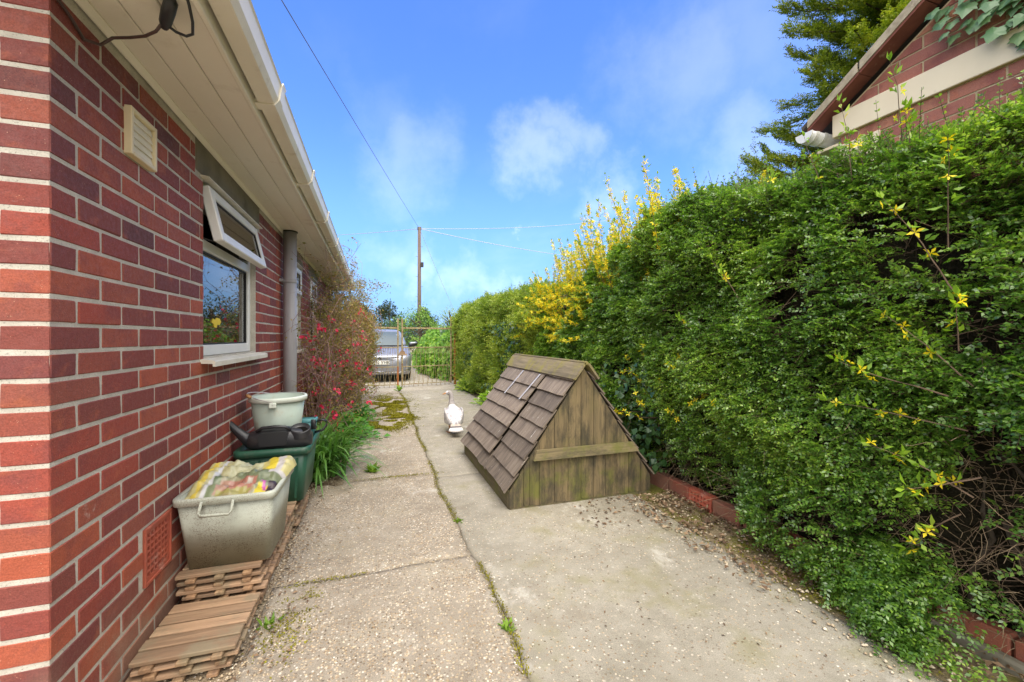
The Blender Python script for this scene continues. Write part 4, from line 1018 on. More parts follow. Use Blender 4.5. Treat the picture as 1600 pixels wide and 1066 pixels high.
# ------------------------------------------------------------------ hedge
def zt_near(Y): return np.interp(Y, [-2, 0, 1.0, 2.0, 2.65, 3.2, 3.8, 4.6, 6], [2.04, 2.05, 2.06, 2.10, 2.28, 2.22, 2.02, 1.84, 1.82])
def hedge_face(Y, z, zt, seed):
    """X of the hedge face (towards the path) at height z"""
    u = np.clip(z/zt, 0, 1)
    P = np.stack([Y*0, Y, z], 1)
    lowb = -.17*np.exp(-(z/.42)**2)*np.clip((Y-.95)/.15, 0, 1)*np.clip((2.15-Y)/.3, 0, 1)
    return lowb+2.13+.10*(u-.45)**2*4*(u < .45)*.8+.52*np.clip(u-.62, 0, 1)**1.6*1.9+vnoise(P, .55, seed)*.17+vnoise(P, 1.5, seed+1)*.13+vnoise(P, 4.2, seed+6)*.07
def make_hedge(name, label, cat_, y0, y1, ztf, leafspec, seed, n_sh, Lr, pairs, ll, lw, mat, holes=None, core=True, top_w=.75, wild=0, upness=.3, xoff=0., depth=.06, up=(.75, .8)):
    r = np.random.default_rng(seed)
    h = empty(name, (2.5, (y0+y1)/2, 0), 0, label, cat_)
    off = np.array([2.5, (y0+y1)/2, 0.])
    def pts(n):
        Y = r.uniform(y0, y1, n); zt = ztf(Y)
        f = r.uniform(0, 1, n); onface = f < .76
        z = np.where(onface, r.uniform(0.03, 1, n)**.92*zt, zt)
        X = hedge_face(Y, z, zt, seed)+xoff
        P = np.stack([X, Y, z], 1)
        ntop = ~onface
        P[ntop, 0] = hedge_face(Y[ntop], zt[ntop]*.97, zt[ntop], seed)+xoff+r.uniform(0, top_w, ntop.sum())
        P[ntop, 2] = zt[ntop]+vnoise(P[ntop], .8, seed+2)*.15+vnoise(P[ntop], 2.6, seed+7)*.09
        dep = np.abs(r.normal(size=n))*depth
        N = np.stack([np.full(n, -1.), r.normal(size=n)*.25, np.where(onface, .15+.9*np.clip(z/zt-.7, 0, 1)*2, 1.2)], 1)
        N[ntop, 0] = -.25
        return P, nrm(N), dep, z/zt
    P, N, dep, u = pts(n_sh)
    keep = np.ones(len(P), bool)
    gap = vnoise(P, 1.5, seed+3)+.5*vnoise(P, 4.0, seed+4)
    keep &= ~((gap < -.34) & (r.uniform(size=len(P)) < .88))
    if holes is not None: keep &= ~holes(P, r)
    P, N, dep = P[keep], N[keep], dep[keep]; n = len(P)
    P = P-N*dep[:, None]
    D = N+np.array([0, 0, upness])+r.normal(size=(n, 3))*np.array([.35, .55, .35])
    U = np.array([0, 0, up[0]])+N*up[1]+r.normal(size=(n, 3))*.35
    L = r.uniform(*Lr, n)
    V, F, tip = sprays(P, D, U, L, pairs, ll, lw, r)
    parts = [(V, F)]
    tw = [twigs_np(P-nrm(D)*.03, tip, .0011, .0006)]
    # loose shoots standing out of the top
    if wild:
        Y = r.uniform(y0, y1, wild); zt = ztf(Y); Xw = 2.35+xoff+r.uniform(-.05, .5, wild); B = np.stack([Xw, Y, zt-.05], 1)
        Dw = np.stack([r.normal(size=wild)*.35-.1, r.normal(size=wild)*.4, np.ones(wild)], 1); Lw = r.uniform(.08, .30, wild)*np.where(r.uniform(size=wild) < .12, 1.5, 1)
        Vw, Fw, tp = sprays(B, Dw, np.stack([r.normal(size=wild), r.normal(size=wild), np.ones(wild)*.4], 1), Lw, 9, ll*.9, lw*.9, r, droop=.05)
        parts.append((Vw, Fw)); tw.append(twigs_np(B, tp, .002, .001))
    V, F = cat(parts)
    o = obj('foliage', np_mesh('foliage', V-off, F, mat), None, h); o['kind'] = 'stuff'
    # inner twigs crossing behind the leaves
    n2 = int(n_sh*.07); P2, N2, d2, u2 = pts(n2); A = P2-N2*r.uniform(.10, .34, n2)[:, None]; A[:, 2] = np.clip(A[:, 2]-.05, .0, None)
    B = A+(N2*.6+r.normal(size=(n2, 3))*.8)*r.uniform(.05, .14, n2)[:, None]
    tw.append(twigs_np(A, B, .0022, .0010))
    V, F = cat(tw); o = obj('twigs', np_mesh('twigs', V-off, F, 'twig'), None, h); o['kind'] = 'stuff'
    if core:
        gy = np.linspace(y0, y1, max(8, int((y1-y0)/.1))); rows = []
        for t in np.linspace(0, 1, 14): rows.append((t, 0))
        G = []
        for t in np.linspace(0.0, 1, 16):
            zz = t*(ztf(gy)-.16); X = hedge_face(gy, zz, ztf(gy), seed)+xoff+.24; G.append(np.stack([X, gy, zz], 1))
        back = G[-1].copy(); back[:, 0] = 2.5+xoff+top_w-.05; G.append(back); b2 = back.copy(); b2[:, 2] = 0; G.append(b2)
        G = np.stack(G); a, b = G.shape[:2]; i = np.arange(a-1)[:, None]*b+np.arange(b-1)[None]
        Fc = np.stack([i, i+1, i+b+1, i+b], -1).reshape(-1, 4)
        obj('dark_core_shell', np_mesh('dark_core_shell', G.reshape(-1, 3)-off, Fc, 'core', True), None, h)  # opaque dark shell added inside to stop light passing through the hedge
    return h, off
def near_holes(P, r):
    y, z = P[:, 1], P[:, 2]
    bare = (y < 1.12-.35*np.abs(z-.45)) & (z > .04) & (z < .80+.1*np.sin(y*9)) & (r.uniform(size=len(P)) < .95)
    low = (z < .16+.06*np.sin(y*5.1)) & ~((y > .98) & (y < 2.1)) & (r.uniform(size=len(P)) < .93)
    mid = (y > 2.05) & (y < 2.9) & (z < .42) & (r.uniform(size=len(P)) < .7)
    return bare | low | mid
hn, hoff = make_hedge('hedge', 'tall small-leaved evergreen hedge bulging over the brick edging nearest the camera', 'hedge', -.9, 3.1, zt_near, None, 21, 44000, (.05, .11), 6, .0185, .0112, 'hedge', near_holes, wild=620, upness=-.1, up=(.7, .85))
make_hedge('hedge', 'tall small-leaved evergreen hedge behind the wooden well cover below the forsythia', 'hedge', 3.1, 5.3, zt_near, None, 22, 17000, (.06, .14), 6, .026, .0155, 'hedge', lambda P, r: (P[:, 2] > 1.55) & (P[:, 1] > 3.6) & (r.uniform(size=len(P)) < .5), wild=60, xoff=.03, upness=-.1, up=(.7, .85))
make_hedge('hedge', 'feathery yellow-green hedge running from the forsythia to the metal gate', 'hedge', 5.3, 11.2, lambda Y: np.interp(Y, [5, 6, 8, 11.5], [1.80, 1.88, 1.90, 1.98]), None, 23, 19000, (.12, .26), 7, .034, .0145, 'hedge_far', None, wild=420, upness=.6, xoff=-.02, depth=.09, up=(.6, .9))
# hanging spray that droops onto the ground and the bare patch beside it
rr_ = np.random.default_rng(55)
n = 900; Y = rr_.normal(1.16, .13, n); z = rr_.uniform(.02, .34, n); X = 2.16-.16*np.exp(-((z-.10)/.15)**2)+rr_.normal(size=n)*.05-.05*(Y < 1.2)
P = np.stack([X, Y, z], 1); D = np.stack([-np.ones(n)*.8, rr_.normal(size=n)*.6, -.25+rr_.normal(size=n)*.35], 1)
V, F, tp = sprays(P, D, np.array([0, 0, 1.])+rr_.normal(size=(n, 3))*.3, rr_.uniform(.05, .10, n), 6, .0165, .0095, rr_)
obj('drooping_spray', np_mesh('drooping_spray', V-hoff, F, 'hedge'), None, hn)
n = 950; p = np.stack([rr_.uniform(2.12, 2.5, n), rr_.uniform(.25, 1.3, n), rr_.uniform(.03, .85, n)], 1); d = nrm(rr_.normal(size=(n, 3))*np.array([.5, 1, .9])); As, Bs = [], []
for q in range(5):
    d = nrm(d+rr_.normal(size=(n, 3))*.38+np.array([-.04, 0, -.10])); e = p+d*rr_.uniform(.02, .055, n)[:, None]; e[:, 2] = np.maximum(e[:, 2], .01); As.append(p); Bs.append(e); p = e
A, B = np.concatenate(As), np.concatenate(Bs)
A2 = np.stack([2.2+rr_.uniform(0, .15, 260), rr_.uniform(1.0, 2.9, 260), rr_.uniform(.08, .35, 260)], 1); B2 = A2+rr_.normal(size=(260, 3))*np.array([.06, .1, .06])+np.array([-.05, 0, -.03])
V, F = cat([twigs_np(A, B, .0012, .0010), twigs_np(A2, B2, .0018, .001)])
obj('bare_twigs', np_mesh('bare_twigs', V-hoff, F, 'twig_dry'), None, hn)['kind'] = 'stuff'
m = MB(); rq = random.Random(8)
for k in range(16):
    y = rq.uniform(.3, 1.35) if k < 9 else rq.uniform(1.6, 3.0); x = rq.uniform(2.3, 2.5); pts = []; z = 0
    for q in range(6): pts.append((x-hoff[0], y-hoff[1], z)); z += rq.uniform(.10, .2); x += rq.uniform(-.07, .04); y += rq.uniform(-.09, .09)
    m = MB(); m.tube(pts, [.017, .015, .012, .010, .008, .006], 6); obj('stem', m, 'bark', hn)

# forsythia
def star_flowers(P, N, s, r):
    """four narrow petals on each flower"""
    n = len(P); N = nrm(N); X = nrm(np.cross(N, r.normal(size=(n, 3)))); Y = np.cross(N, X); out = []
    for k in range(4):
        q = k*math.pi/2; A = X*math.cos(q)+Y*math.sin(q)+N*.35; out.append(leaves(P, A, N, s, s*.42))
    return cat(out)
def forsythia(label, stems, seed, fl, lf, s_fl, s_lf, off):
    r = np.random.default_rng(seed); o = empty('forsythia', off, 0, label, 'shrub'); off = np.array(off)
    FP = []; FN = []; LP = []; LD = []
    for (b, d, L, rad) in stems:
        b = np.array(b, float); d = np.array(d, float); d /= np.linalg.norm(d); pts = [b]; k = 8
        for q in range(k):
            d = d+r.normal(size=3)*.07+np.array([0, 0, .02]); d /= np.linalg.norm(d); pts.append(pts[-1]+d*L/k)
        m = MB(); m.tube([p-off for p in pts], [rad*.75*(1-.75*q/k) for q in range(k+1)], 5); obj('stem', m, 'twig', o)
        for (arr, dd, cnt) in ((FP, FN, fl(L)), (LP, LD, lf(L))):
            for q in range(cnt):
                t = r.uniform(.25, 1)**(.8)*k; i = min(int(t), k-1); p = pts[i]+(pts[i+1]-pts[i])*(t-i); v = r.normal(size=3); v[2] += .3
                arr.append(p+nrm(v)*.012); dd.append(v)
        for q in range(3): LP.append(pts[-1]); LD.append(d+r.normal(size=3)*.35)
    if FP:
        V, F = star_flowers(np.array(FP), np.array(FN), s_fl*r.uniform(.8, 1.2, len(FP)), r); x = obj('flowers', np_mesh('flowers', V-off, F, 'forsythia'), None, o); x['kind'] = 'stuff'
    n = len(LP); LP = np.array(LP); LD = np.array(LD)+np.array([0, 0, .5]); V, F = leaves(LP, LD, r.normal(size=(n, 3)), s_lf*r.uniform(.6, 1.2, n), s_lf*.38)
    x = obj('leaf_buds', np_mesh('leaf_buds', V-off, F, 'fresh'), None, o); x['kind'] = 'stuff'
    return o
rf = np.random.default_rng(77)
st = []
for k in range(190):
    y = rf.uniform(2.6, 5.7); x = rf.uniform(2.28, 2.75); z = rf.uniform(.9, 1.45)
    top = np.interp(y, [2.6, 3.2, 4.0, 4.7, 5.2, 5.8], [2.44, 2.42, 2.36, 2.26, 2.08, 1.90])+rf.normal()*.13
    st.append(((x, y-.25, z), (rf.normal()*.12-.08, .26+rf.normal()*.26, 1.), max(.4, (top-z)*1.02), .006))
for k in range(95):      # arching forward over the face of the hedge
    y = rf.uniform(3.9, 5.8); z = rf.uniform(1.15, 1.75)
    st.append(((2.28, y, z), (-.75+rf.normal()*.2, rf.normal()*.55+.2, .15+rf.normal()*.35), rf.uniform(.22, .45), .004))
forsythia('big forsythia in full yellow flower with upright stems above the hedge', st, 5, lambda L: int(36*L+4), lambda L: int(34*L), .026, .036, (2.5, 4.5, 0))
st = []
for (b, d, L) in (((2.08, .93, 1.02), (-.05, .55, .9), .42), ((2.10, .98, 1.35), (-.1, .42, 1.), .48), ((2.12, 1.02, 1.55), (-.1, -.05, 1.), .42), ((2.05, .93, .86), (-.15, .62, .1), .45), ((2.04, .98, .98), (-.1, .9, .28), .42),
                   ((2.06, .92, .62), (-.1, .55, .38), .34), ((2.06, .90, .70), (-.15, .35, -.25), .22), ((2.05, .95, .55), (-.1, .3, -.35), .25), ((2.08, .97, 1.15), (-.12, -.05, .55), .2)):
    st.append((b, d, L, .0042))
forsythia('forsythia shoots with fresh leaves and few flowers at the right edge of the hedge', st, 6, lambda L: 4, lambda L: 16, .026, .045, (2.3, 1.0, 0))
st = []
for (b, d, L) in (((2.33, 1.62, 1.92), (-.12, .28, .9), .40), ((2.33, 1.50, 2.0), (-.05, .02, 1.), .42), ((2.32, 1.43, 1.95), (-.05, .08, 1.), .28), ((2.36, 1.30, 2.02), (-.05, -.02, 1.), .46), ((2.34, 1.25, 1.98), (-.05, -.06, 1.), .28),
                   ((2.14, 2.0, 1.40), (-.15, .35, .7), .34), ((2.30, 1.85, 1.9), (-.1, .3, .8), .32), ((2.12, 2.3, 1.15), (-.2, .2, .4), .24)):
    st.append((b, d, L, .0042))
forsythia('tall forsythia shoots rising from the hedge top in front of the garage gable', st, 8, lambda L: 2, lambda L: 15, .026, .044, (2.4, 1.5, 0))
st = [((2.1+rf.uniform(-.03, .06), rf.uniform(2.1, 3.6), rf.uniform(.5, 1.1)), (-.4, rf.normal()*.6, rf.normal()*.5), rf.uniform(.12, .28), .003) for k in range(22)]
forsythia('scattered forsythia sprigs poking through the hedge beside the well cover', st, 9, lambda L: 4, lambda L: 6, .026, .03, (2.2, 2.9, 0))

# dark ivy in the hedge behind the well and along the far hedge
def leaf_bank(name, label, cat_, n, P, N, ll, lw, mat, group=None, r=None):
    r = r or np.random.default_rng(n); o = empty(name, tuple(np.round(P.mean(0)*np.array([1, 1, 0]), 3)), 0, label, cat_, group); off = np.array(o.location)
    n = len(P); A = np.stack([N[:, 0]*.4+r.normal(size=n)*.4, r.normal(size=n)*.6, -.6+r.normal(size=n)*.5], 1)
    s = r.uniform(.6, 1.25, n); V, F = leaves(P, A, N+r.normal(size=(n, 3))*.35, ll*s, lw*s)
    x = obj('foliage', np_mesh('foliage', V-off, F, mat), None, o); x['kind'] = 'stuff'
    k = max(20, n//14); i = r.integers(0, n, k); Q = P[i]; V, F = twigs_np(Q, Q+r.normal(size=(k, 3))*np.array([.05, .12, .12]), .003, .0015)
    obj('stems', np_mesh('stems', V-off, F, 'twig'), None, o)['kind'] = 'stuff'
    return o
ri = np.random.default_rng(91)
n = 420; Y = ri.uniform(2.72, 3.7, n); z = ri.uniform(.15, 1.0, n); P = np.stack([2.10+ri.normal(size=n)*.04+vnoise(np.stack([Y*0, Y, z], 1), 1, 2)*.05, Y, z], 1)
leaf_bank('ivy', 'dark ivy growing through the hedge behind the wooden well cover', 'climbing plant', n, P, np.tile([[-1., -.2, .5]], (n, 1)), .055, .05, 'ivy_dark')
n = 2600; Y = ri.uniform(5.6, 10.4, n); z = ri.uniform(.2, 1.45, n); nz = vnoise(np.stack([Y*0, Y, z*1.6], 1), .45, 8); k_ = nz > .12
Y, z = Y[k_], z[k_]; n = len(Y); P = np.stack([2.08+ri.normal(size=n)*.05, Y, z], 1)
leaf_bank('ivy', 'darker glossy ivy patches on the face of the feathery hedge near the gate', 'climbing plant', n, P, np.tile([[-1., -.2, .5]], (n, 1)), .06, .05, 'ivy_dark')
# ivy bank beyond the gate
n = 9000; a = ri.uniform(0, 1, n); Y = 11.6+a*6; zt = 1.45+.25*np.sin(Y*1.7)-.12*(Y-12)*.3; z = ri.uniform(0, 1, n)**.8*zt; X = 2.0-.35*np.sin(np.clip((Y-11.6)/3, 0, 1)*math.pi*.5)+.55*(z/zt)**3+ri.normal(size=n)*.09+vnoise(np.stack([Y*0, Y, z], 1), .8, 3)*.12
P = np.stack([X, Y, z], 1)
leaf_bank('ivy_bank', 'bright green ivy-covered bank beyond the right gate leaf', 'hedge', n, P, np.tile([[-1., -.7, .6]], (n, 1)), .10, .085, 'ivy_light')
n = 5200; Y = ri.uniform(11.8, 18, n); z = ri.uniform(0, 1.5, n); P = np.stack([2.25+.3*(z/1.5)**2+ri.normal(size=n)*.12, Y, z], 1)
leaf_bank('hedge', 'dark hedge behind the bright ivy beyond the gate', 'hedge', n, P, np.tile([[-1., -.7, .5]], (n, 1)), .11, .08, 'ivy_dark')

# ------------------------------------------------------------------ brick edging
edg = empty('brick_edging', (2.22, 2.0, 0), 0, 'row of red edging bricks set on edge below the hedge', 'edging')
rb = random.Random(4)
y = 3.9; k = 0
while y > .2:
    L = .215; a = y-L; tilt = rb.uniform(-.05, .05)
    x = 2.20+.02*math.sin(y*2)
    M = Matrix.Translation((x-2.22, a-2.0, -.03)) @ Matrix.Rotation(tilt, 4, 'Y') @ Matrix.Rotation(rb.uniform(-.03, .03), 4, 'Z')
    if a < 2.42 < y:          # one is a perforated brick
        m = MB(); hh = .135
        zc = [.045, .075, .105]; yc = [.03+.031*q for q in range(6)]
        m.box((0, 0, 0), (.05, L, zc[0]-.008)); m.box((0, 0, zc[2]+.008), (.05, L, hh))
        m.box((0, 0, zc[0]+.008), (.05, L, zc[1]-.008)); m.box((0, 0, zc[1]+.008), (.05, L, zc[2]-.008))
        for q in zc:
            e = [0]+[v for t in yc for v in (t-.008, t+.008)]+[L]
            for j in range(0, len(e), 2): m.box((0.0005, e[j], q-.008), (.05, e[j+1], q+.008))
        m.box((.0505, 0, 0), (.06, L, hh)); me = m.mesh('perforated_brick'); me.materials.append(MT['airbrick'])
        o = inst('perforated_brick', me, edg, M); o['label'] = 'perforated orange edging brick'
    else:
        m = MB(); m.bbox((0, 0, 0), (.065, L, .13), .006); m.v = [(p[0]+rb.uniform(-.003, .003), p[1]+rb.uniform(-.003, .003), p[2]+rb.uniform(-.004, .004)) for p in m.v]
        me = m.mesh('brick'); me.materials.append(MT['edging']); inst('brick', me, edg, M)
    y -= .225+rb.uniform(0, .012); k += 1
m = MB(); m.bbox((-.055, -1.9, -.06), (-.012, -.75, .045), .01); m.v = [(x+.012*math.sin(y*7), y, z+.006*math.sin(y*11)) for x, y, z in m.v]
obj('mortar_bed', m, 'lintel', edg)

# ------------------------------------------------------------------ well cover
wl = empty('well_cover', (1.467, 2.767, 0), 0, 'low gabled wooden well cover with dark shingle roof and mossy plank end', 'well cover')
WX0, WX1, WA, WZ0, WZ1, WY0, WY1 = .885, 2.049, 1.467, .13, .983, 2.767, 4.30
O = Vector(wl.location)
def loc(x, y, z): return (x-O.x, y-O.y, z-O.z)
gs = (WZ1-WZ0)/(WA-WX0)
# plank ends
def plank_end(ya, yb):
    wid = [.108, .045, .072, .118, .108, .104, .104, .100, .100, .100, .105, .10]
    x = WX0+.004; k = 0
    while x < WX1-.01:
        x1 = min(x+wid[k % 12], WX1-.004); k += 1
        poly = [(x, .012+random.uniform(0, .006)), (x1-.0035, .012), (x1-.0035, 1.2), (x, 1.2)]
        poly = clip(poly, -gs, 1, WZ0-gs*WX0-.012); poly = clip(poly, gs, 1, WZ0+gs*WX1-.012)
        x = x1
        if len(poly) < 3: continue
        cx = sum(p[0] for p in poly)/len(poly); dy = random.uniform(0, .0025)
        m = MB(); m.prism([(u-cx, w) for u, w in poly], lambda u, w, d: (u, d, w), ya+dy-O.y, yb+dy-O.y)
        o = obj('board', m, 'board', wl); o.location = (cx-O.x, 0, 0)
plank_end(WY0, WY0+.02); plank_end(WY1-.02, WY1)
m = MB(); m.prism([(WX0+.175, .335), (WX1-.13, .335), (WX1-.175, .405), (WX0+.20, .405)], lambda u, w, d: loc(u, d, w), WY0-.034, WY0-.001)
m.v = [(x, y+(.012 if z > .4 and y < -.02 else 0), z) for x, y, z in m.v]
obj('rail', m, 'rail', wl)
# frame: near-black inner sheets added to stop light leaking between the boards
m = MB()
ins = [(WX0+.03, .01), (WX1-.03, .01), (WX1-.03, WZ0-.02), (WA, WZ1-.06), (WX0+.03, WZ0-.02)]
m.prism(ins, lambda u, w, d: loc(u, d, w), WY0+.021, WY0+.05); m.prism(ins, lambda u, w, d: loc(u, d, w), WY1-.05, WY1-.021)
obj('frame', m, 'dark', wl)
for xa in (WX0, WX1-.022):
    m = MB(); m.bbox(loc(xa, WY0+.021, .0), loc(xa+.022, WY1-.021, WZ0+.002), .004); obj('side_board', m, 'base_y', wl)
m = MB(); m.bbox(loc(WX0+.012, WY0+.006, -.01), loc(WX1-.012, WY0+.02, .012), .002); obj('sole_plate', m, 'base_y', wl)
# shingles: left slope in coordinates v (down the slope) and y
sa = math.atan(gs); nx, nz = -math.sin(sa), math.cos(sa)
ds = Vector((-math.cos(sa), 0, -math.sin(sa))); nn = Vector((-math.sin(sa), 0, math.cos(sa)))
def slope_shingle(v0, v1, y0, y1, lift0, lift1, side=1, skew=0., rag=0., name='shingle'):
    """v: distance down from the ridge; y0..y1 along the ridge; lift at head and butt"""
    D = Vector((ds.x*side, 0, ds.z)); N_ = Vector((nn.x*side, 0, nn.z)); m = MB(); th = .013
    orig = Vector((WA, (y0+y1)/2, WZ1)); yl, yh = y0-(y0+y1)/2, y1-(y0+y1)/2; n = 6
    top = []; bot = []
    for i in range(n+1):
        t = i/n; y = yl+(yh-yl)*t; rg = random.uniform(-rag, rag)
        top.append((v0, y, lift0)); bot.append((v1+rg+skew*(t-.5), y, lift1+random.uniform(-.001, .001)))
    # local frame: x down the slope so that the grain follows it
    ring = lambda rows, dz: [Vector((v, y, l+dz)) for v, y, l in rows]
    T0, B0, T1, B1 = ring(top, 0), ring(bot, 0), ring(top, th*.5), ring(bot, th)
    vs = T0+B0+T1+B1; k = n+1; fs = []
    for i in range(n):
        fs += [(i, k+i, k+i+1, i+1), (2*k+i, 2*k+i+1, 3*k+i+1, 3*k+i), (k+i, 3*k+i, 3*k+i+1, k+i+1), (i, i+1, 2*k+i+1, 2*k+i)]
    fs += [(0, 2*k, 3*k, k), (n, k+n, 3*k+n, 2*k+n)]
    cv = (v0+v1)/2; vs = [v-Vector((cv, 0, 0)) for v in vs]
    m.add(vs, fs)
    Yv = Vector((0, 1, 0)); B = Matrix(((D.x, Yv.x, N_.x, 0), (D.y, Yv.y, N_.y, 0), (D.z, Yv.z, N_.z, 0), (0, 0, 0, 1)))
    me = m.mesh(name); me.materials.append(MT['shingle'])
    return inst(name, me, wl, Matrix.Translation(orig+D*cv-O) @ B)
zrow = [.87, .76, .65, .54, .432, .328, .22, .118]
vrow = [(WZ1-z)/math.sin(sa) for z in zrow]
heads = [.05]+[v-.03 for v in vrow[:-1]]
gapY = [3.30, 3.27, 3.30, 3.315, 3.345, 3.36, 3.37]
for i, (h0, v1) in enumerate(zip(heads, vrow)):
    if i < 7:
        if i == 0:
            for a, b in ((WY0+.003, 3.345), (3.351, 3.765), (3.771, 4.30)): slope_shingle(h0, v1, a, b, .004, .020, rag=.003)
        elif i == 1:
            slope_shingle(h0, v1, WY0+.003, 3.262, .005, .020, rag=.003)
            for a, b in ((3.275, 3.415), (3.421, 3.845), (3.851, 4.302)): slope_shingle(h0, v1, a, b, .018, .036, rag=.003)
        else:
            slope_shingle(h0, v1, WY0+random.uniform(0, .012), gapY[i]-.035, .005, .020, rag=.003, skew=random.uniform(-.008, .008))
            slope_shingle(h0-.004, v1, gapY[i], 4.30+random.uniform(-.006, .008), .020, .040, rag=.004)
    else:
        for a, b in ((WY0-.004, 3.30), (3.30, 3.62), (3.62, 4.30)): slope_shingle(h0, v1+random.uniform(-.004, .01), a+.002, b-.002, .004, .020, rag=.006, skew=random.uniform(-.02, .02))
for i, (h0, v1) in enumerate(zip(heads, vrow)):
    for a, b in ((WY0, 3.5), (3.505, WY1)): slope_shingle(h0, v1, a, b, .004, .020, side=-1, rag=.003)
# sarking under the shingles
for side in (1, -1):
    m = MB(); m.prism([(0, 0), (1.02, 0), (1.02, -.014), (0, -.014)], lambda u, w, d: Vector((WA, d, WZ1))-O+Vector((ds.x*side, 0, ds.z))*u+Vector((nn.x*side, 0, nn.z))*w, WY0+.022, WY1-.022)
    obj('sarking', m, 'core', wl)
# ridge cap
for side in (1, -1):
    m = MB(); m.prism([(-.002, .020), (.128, .026), (.128, .041), (-.012, .037)], lambda u, w, d: Vector((WA, d, WZ1))-O+Vector((ds.x*side, 0, ds.z))*u+Vector((nn.x*side, 0, nn.z))*w, WY0-.05+(.004 if side < 0 else 0), WY1+.06)
    obj('ridge_board', m, 'ridge', wl)
m = MB(); m.tube([loc(WA, WY0-.045, WZ1+.034), loc(WA, WY1+.055, WZ1+.034)], .011, 6); obj('ridge_roll', m, 'ridge', wl)
for ys_ in (3.345, 3.768):
    m = MB(); m.prism([(.145, 0), (.42, 0), (.42, .0035), (.145, .0035)], lambda u, w, d: Vector((WA, d+(u-.145)*.24, WZ1))-O+ds*u+nn*(w+.034+.022*min(1, max(0, (u-.12)/.14))), ys_-.010, ys_+.010)
    obj('hinge_strap', m, 'strap', wl)

# ------------------------------------------------------------------ deck tiles
TH = .032
def tile_meshes():
    s = MB(); s.bbox((-.15, -.027, 0), (.15, .027, .016), .003); sm = s.mesh('slat'); sm.materials.append(MT['deck'])
    b = MB(); b.bbox((-.018, -.175, 0), (.018, .165, .0155), .003); bm_ = b.mesh('batten'); bm_.materials.append(MT['deck_y'])
    return sm, bm_
slat_me, bat_me = tile_meshes()
names = {0: 'front stack by the air brick', 1: 'middle stack under the grey tub', 2: 'stack between grey tub and green box', 3: 'back stack under the green box'}
pos_ = ['top', 'second from top', 'third from top', 'fourth from top', 'fifth from top', 'bottom']
for si, (cx, cy, n, w) in enumerate(((-.642, 1.925, 3, .345), (-.632, 2.275, 6, .31), (-.622, 2.64, 6, .40), (-.615, 3.06, 6, .42))):
    for k in range(n):
        lv = n-1-k
        where = 'top' if lv == 0 else ('bottom' if k == 0 else pos_[lv])
        t = empty('deck_tile', (cx+random.uniform(-.012, .012), cy+random.uniform(-.008, .008), k*TH-.004), random.uniform(-.03, .03), f'weathered deck tile, {where} of the {names[si]}', 'deck tile', 'stacked wooden deck tiles')
        for bx_ in (-.105, 0.0, .105): inst('batten', bat_me, t, Matrix.Translation((bx_, 0, 0)) @ Matrix.Scale(w/.33, 4, (0, 1, 0)))
        ns = 5
        for q in range(ns):
            M = Matrix.Translation((random.uniform(-.004, .004), -w/2+w/ns*(q+.5), .016)) @ Matrix.Rotation(random.uniform(-.008, .008), 4, 'Z') @ Matrix.Scale((w/ns-.011)/.054, 4, (0, 1, 0)) @ Matrix.Scale(1.06, 4, (1, 0, 0))
            inst('slat', slat_me, t, M)
DZ = 6*TH-.004

# ------------------------------------------------------------------ grey tub with compost bag
def tub_ring(x0, x1, y0, y1, z, r_=.04, n=5):
    pts = []
    for (cx, cy, a0) in ((x1-r_, y1-r_, 0), (x0+r_, y1-r_, 90), (x0+r_, y0+r_, 180), (x1-r_, y0+r_, 270)):
        for k in range(n+1):
            a = R_(a0+90*k/n); pts.append((cx+r_*math.cos(a), cy+r_*math.sin(a), z))
    return pts
tub = empty('storage_tub', (-.605, 2.32, DZ), R_(-1), 'grimy pale grey storage tub standing on the middle stack of deck tiles', 'tub')
tz = .325
m = MB(); rs = []
b0, b1 = (-.166, .152, -.152, .18), (-.190, .180, -.212, .205)
for t, z in ((0, .012), (.02, .002), (1, tz)):
    q = [a+(b-a)*t for a, b in zip(b0, b1)]; rs.append(tub_ring(*([q[0], q[1], q[2], q[3]]), z, .024))
inn = [tub_ring(b1[0]+.004, b1[1]-.004, b1[2]+.004, b1[3]-.004, tz, .032), tub_ring(b0[0]+.008, b0[1]-.008, b0[2]+.008, b0[3]-.008, .012, .03)]
m.rings(rs+inn)
def sag(o_v):
    # the long side nearest the path bows and dips
    out = []
    for x, y, z in o_v:
        w = max(0, 1-abs(y-.0)/.2)*max(0, min(1, (z-.1)/.2))
        if x > .08: x += .012*w; z -= .014*w
        out.append((x, y, z))
    return out
m.v = sag(m.v)
obj('tub_body', m, 'tub', tub, True)
m = MB()
r0 = [tub_ring(b1[0]-.001, b1[1]+.001, b1[2]-.001, b1[3]+.001, tz-.030, .035), tub_ring(b1[0]-.010, b1[1]+.010, b1[2]-.010, b1[3]+.010, tz-.026, .034), tub_ring(b1[0]-.012, b1[1]+.012, b1[2]-.012, b1[3]+.012, tz-.004, .035), tub_ring(b1[0]-.012, b1[1]+.012, b1[2]-.012, b1[3]+.012, tz+.003, .042), tub_ring(b1[0]+.006, b1[1]-.006, b1[2]+.006, b1[3]-.006, tz+.002, .034)]
m.rings(r0, cap0=False, cap1=False); m.v = sag(m.v)
obj('tub_rim', m, 'tub', tub, True)
m = MB(); yh = b1[2]-.02
m.tube([(-.085, yh+.004, tz-.008), (-.092, yh-.012, tz-.050), (-.085, yh-.016, tz-.062), (.02, yh-.016, tz-.064), (.028, yh-.012, tz-.052), (.03, yh+.004, tz-.010)], .0065, 6)
obj('handle', m, 'tub', tub, True)
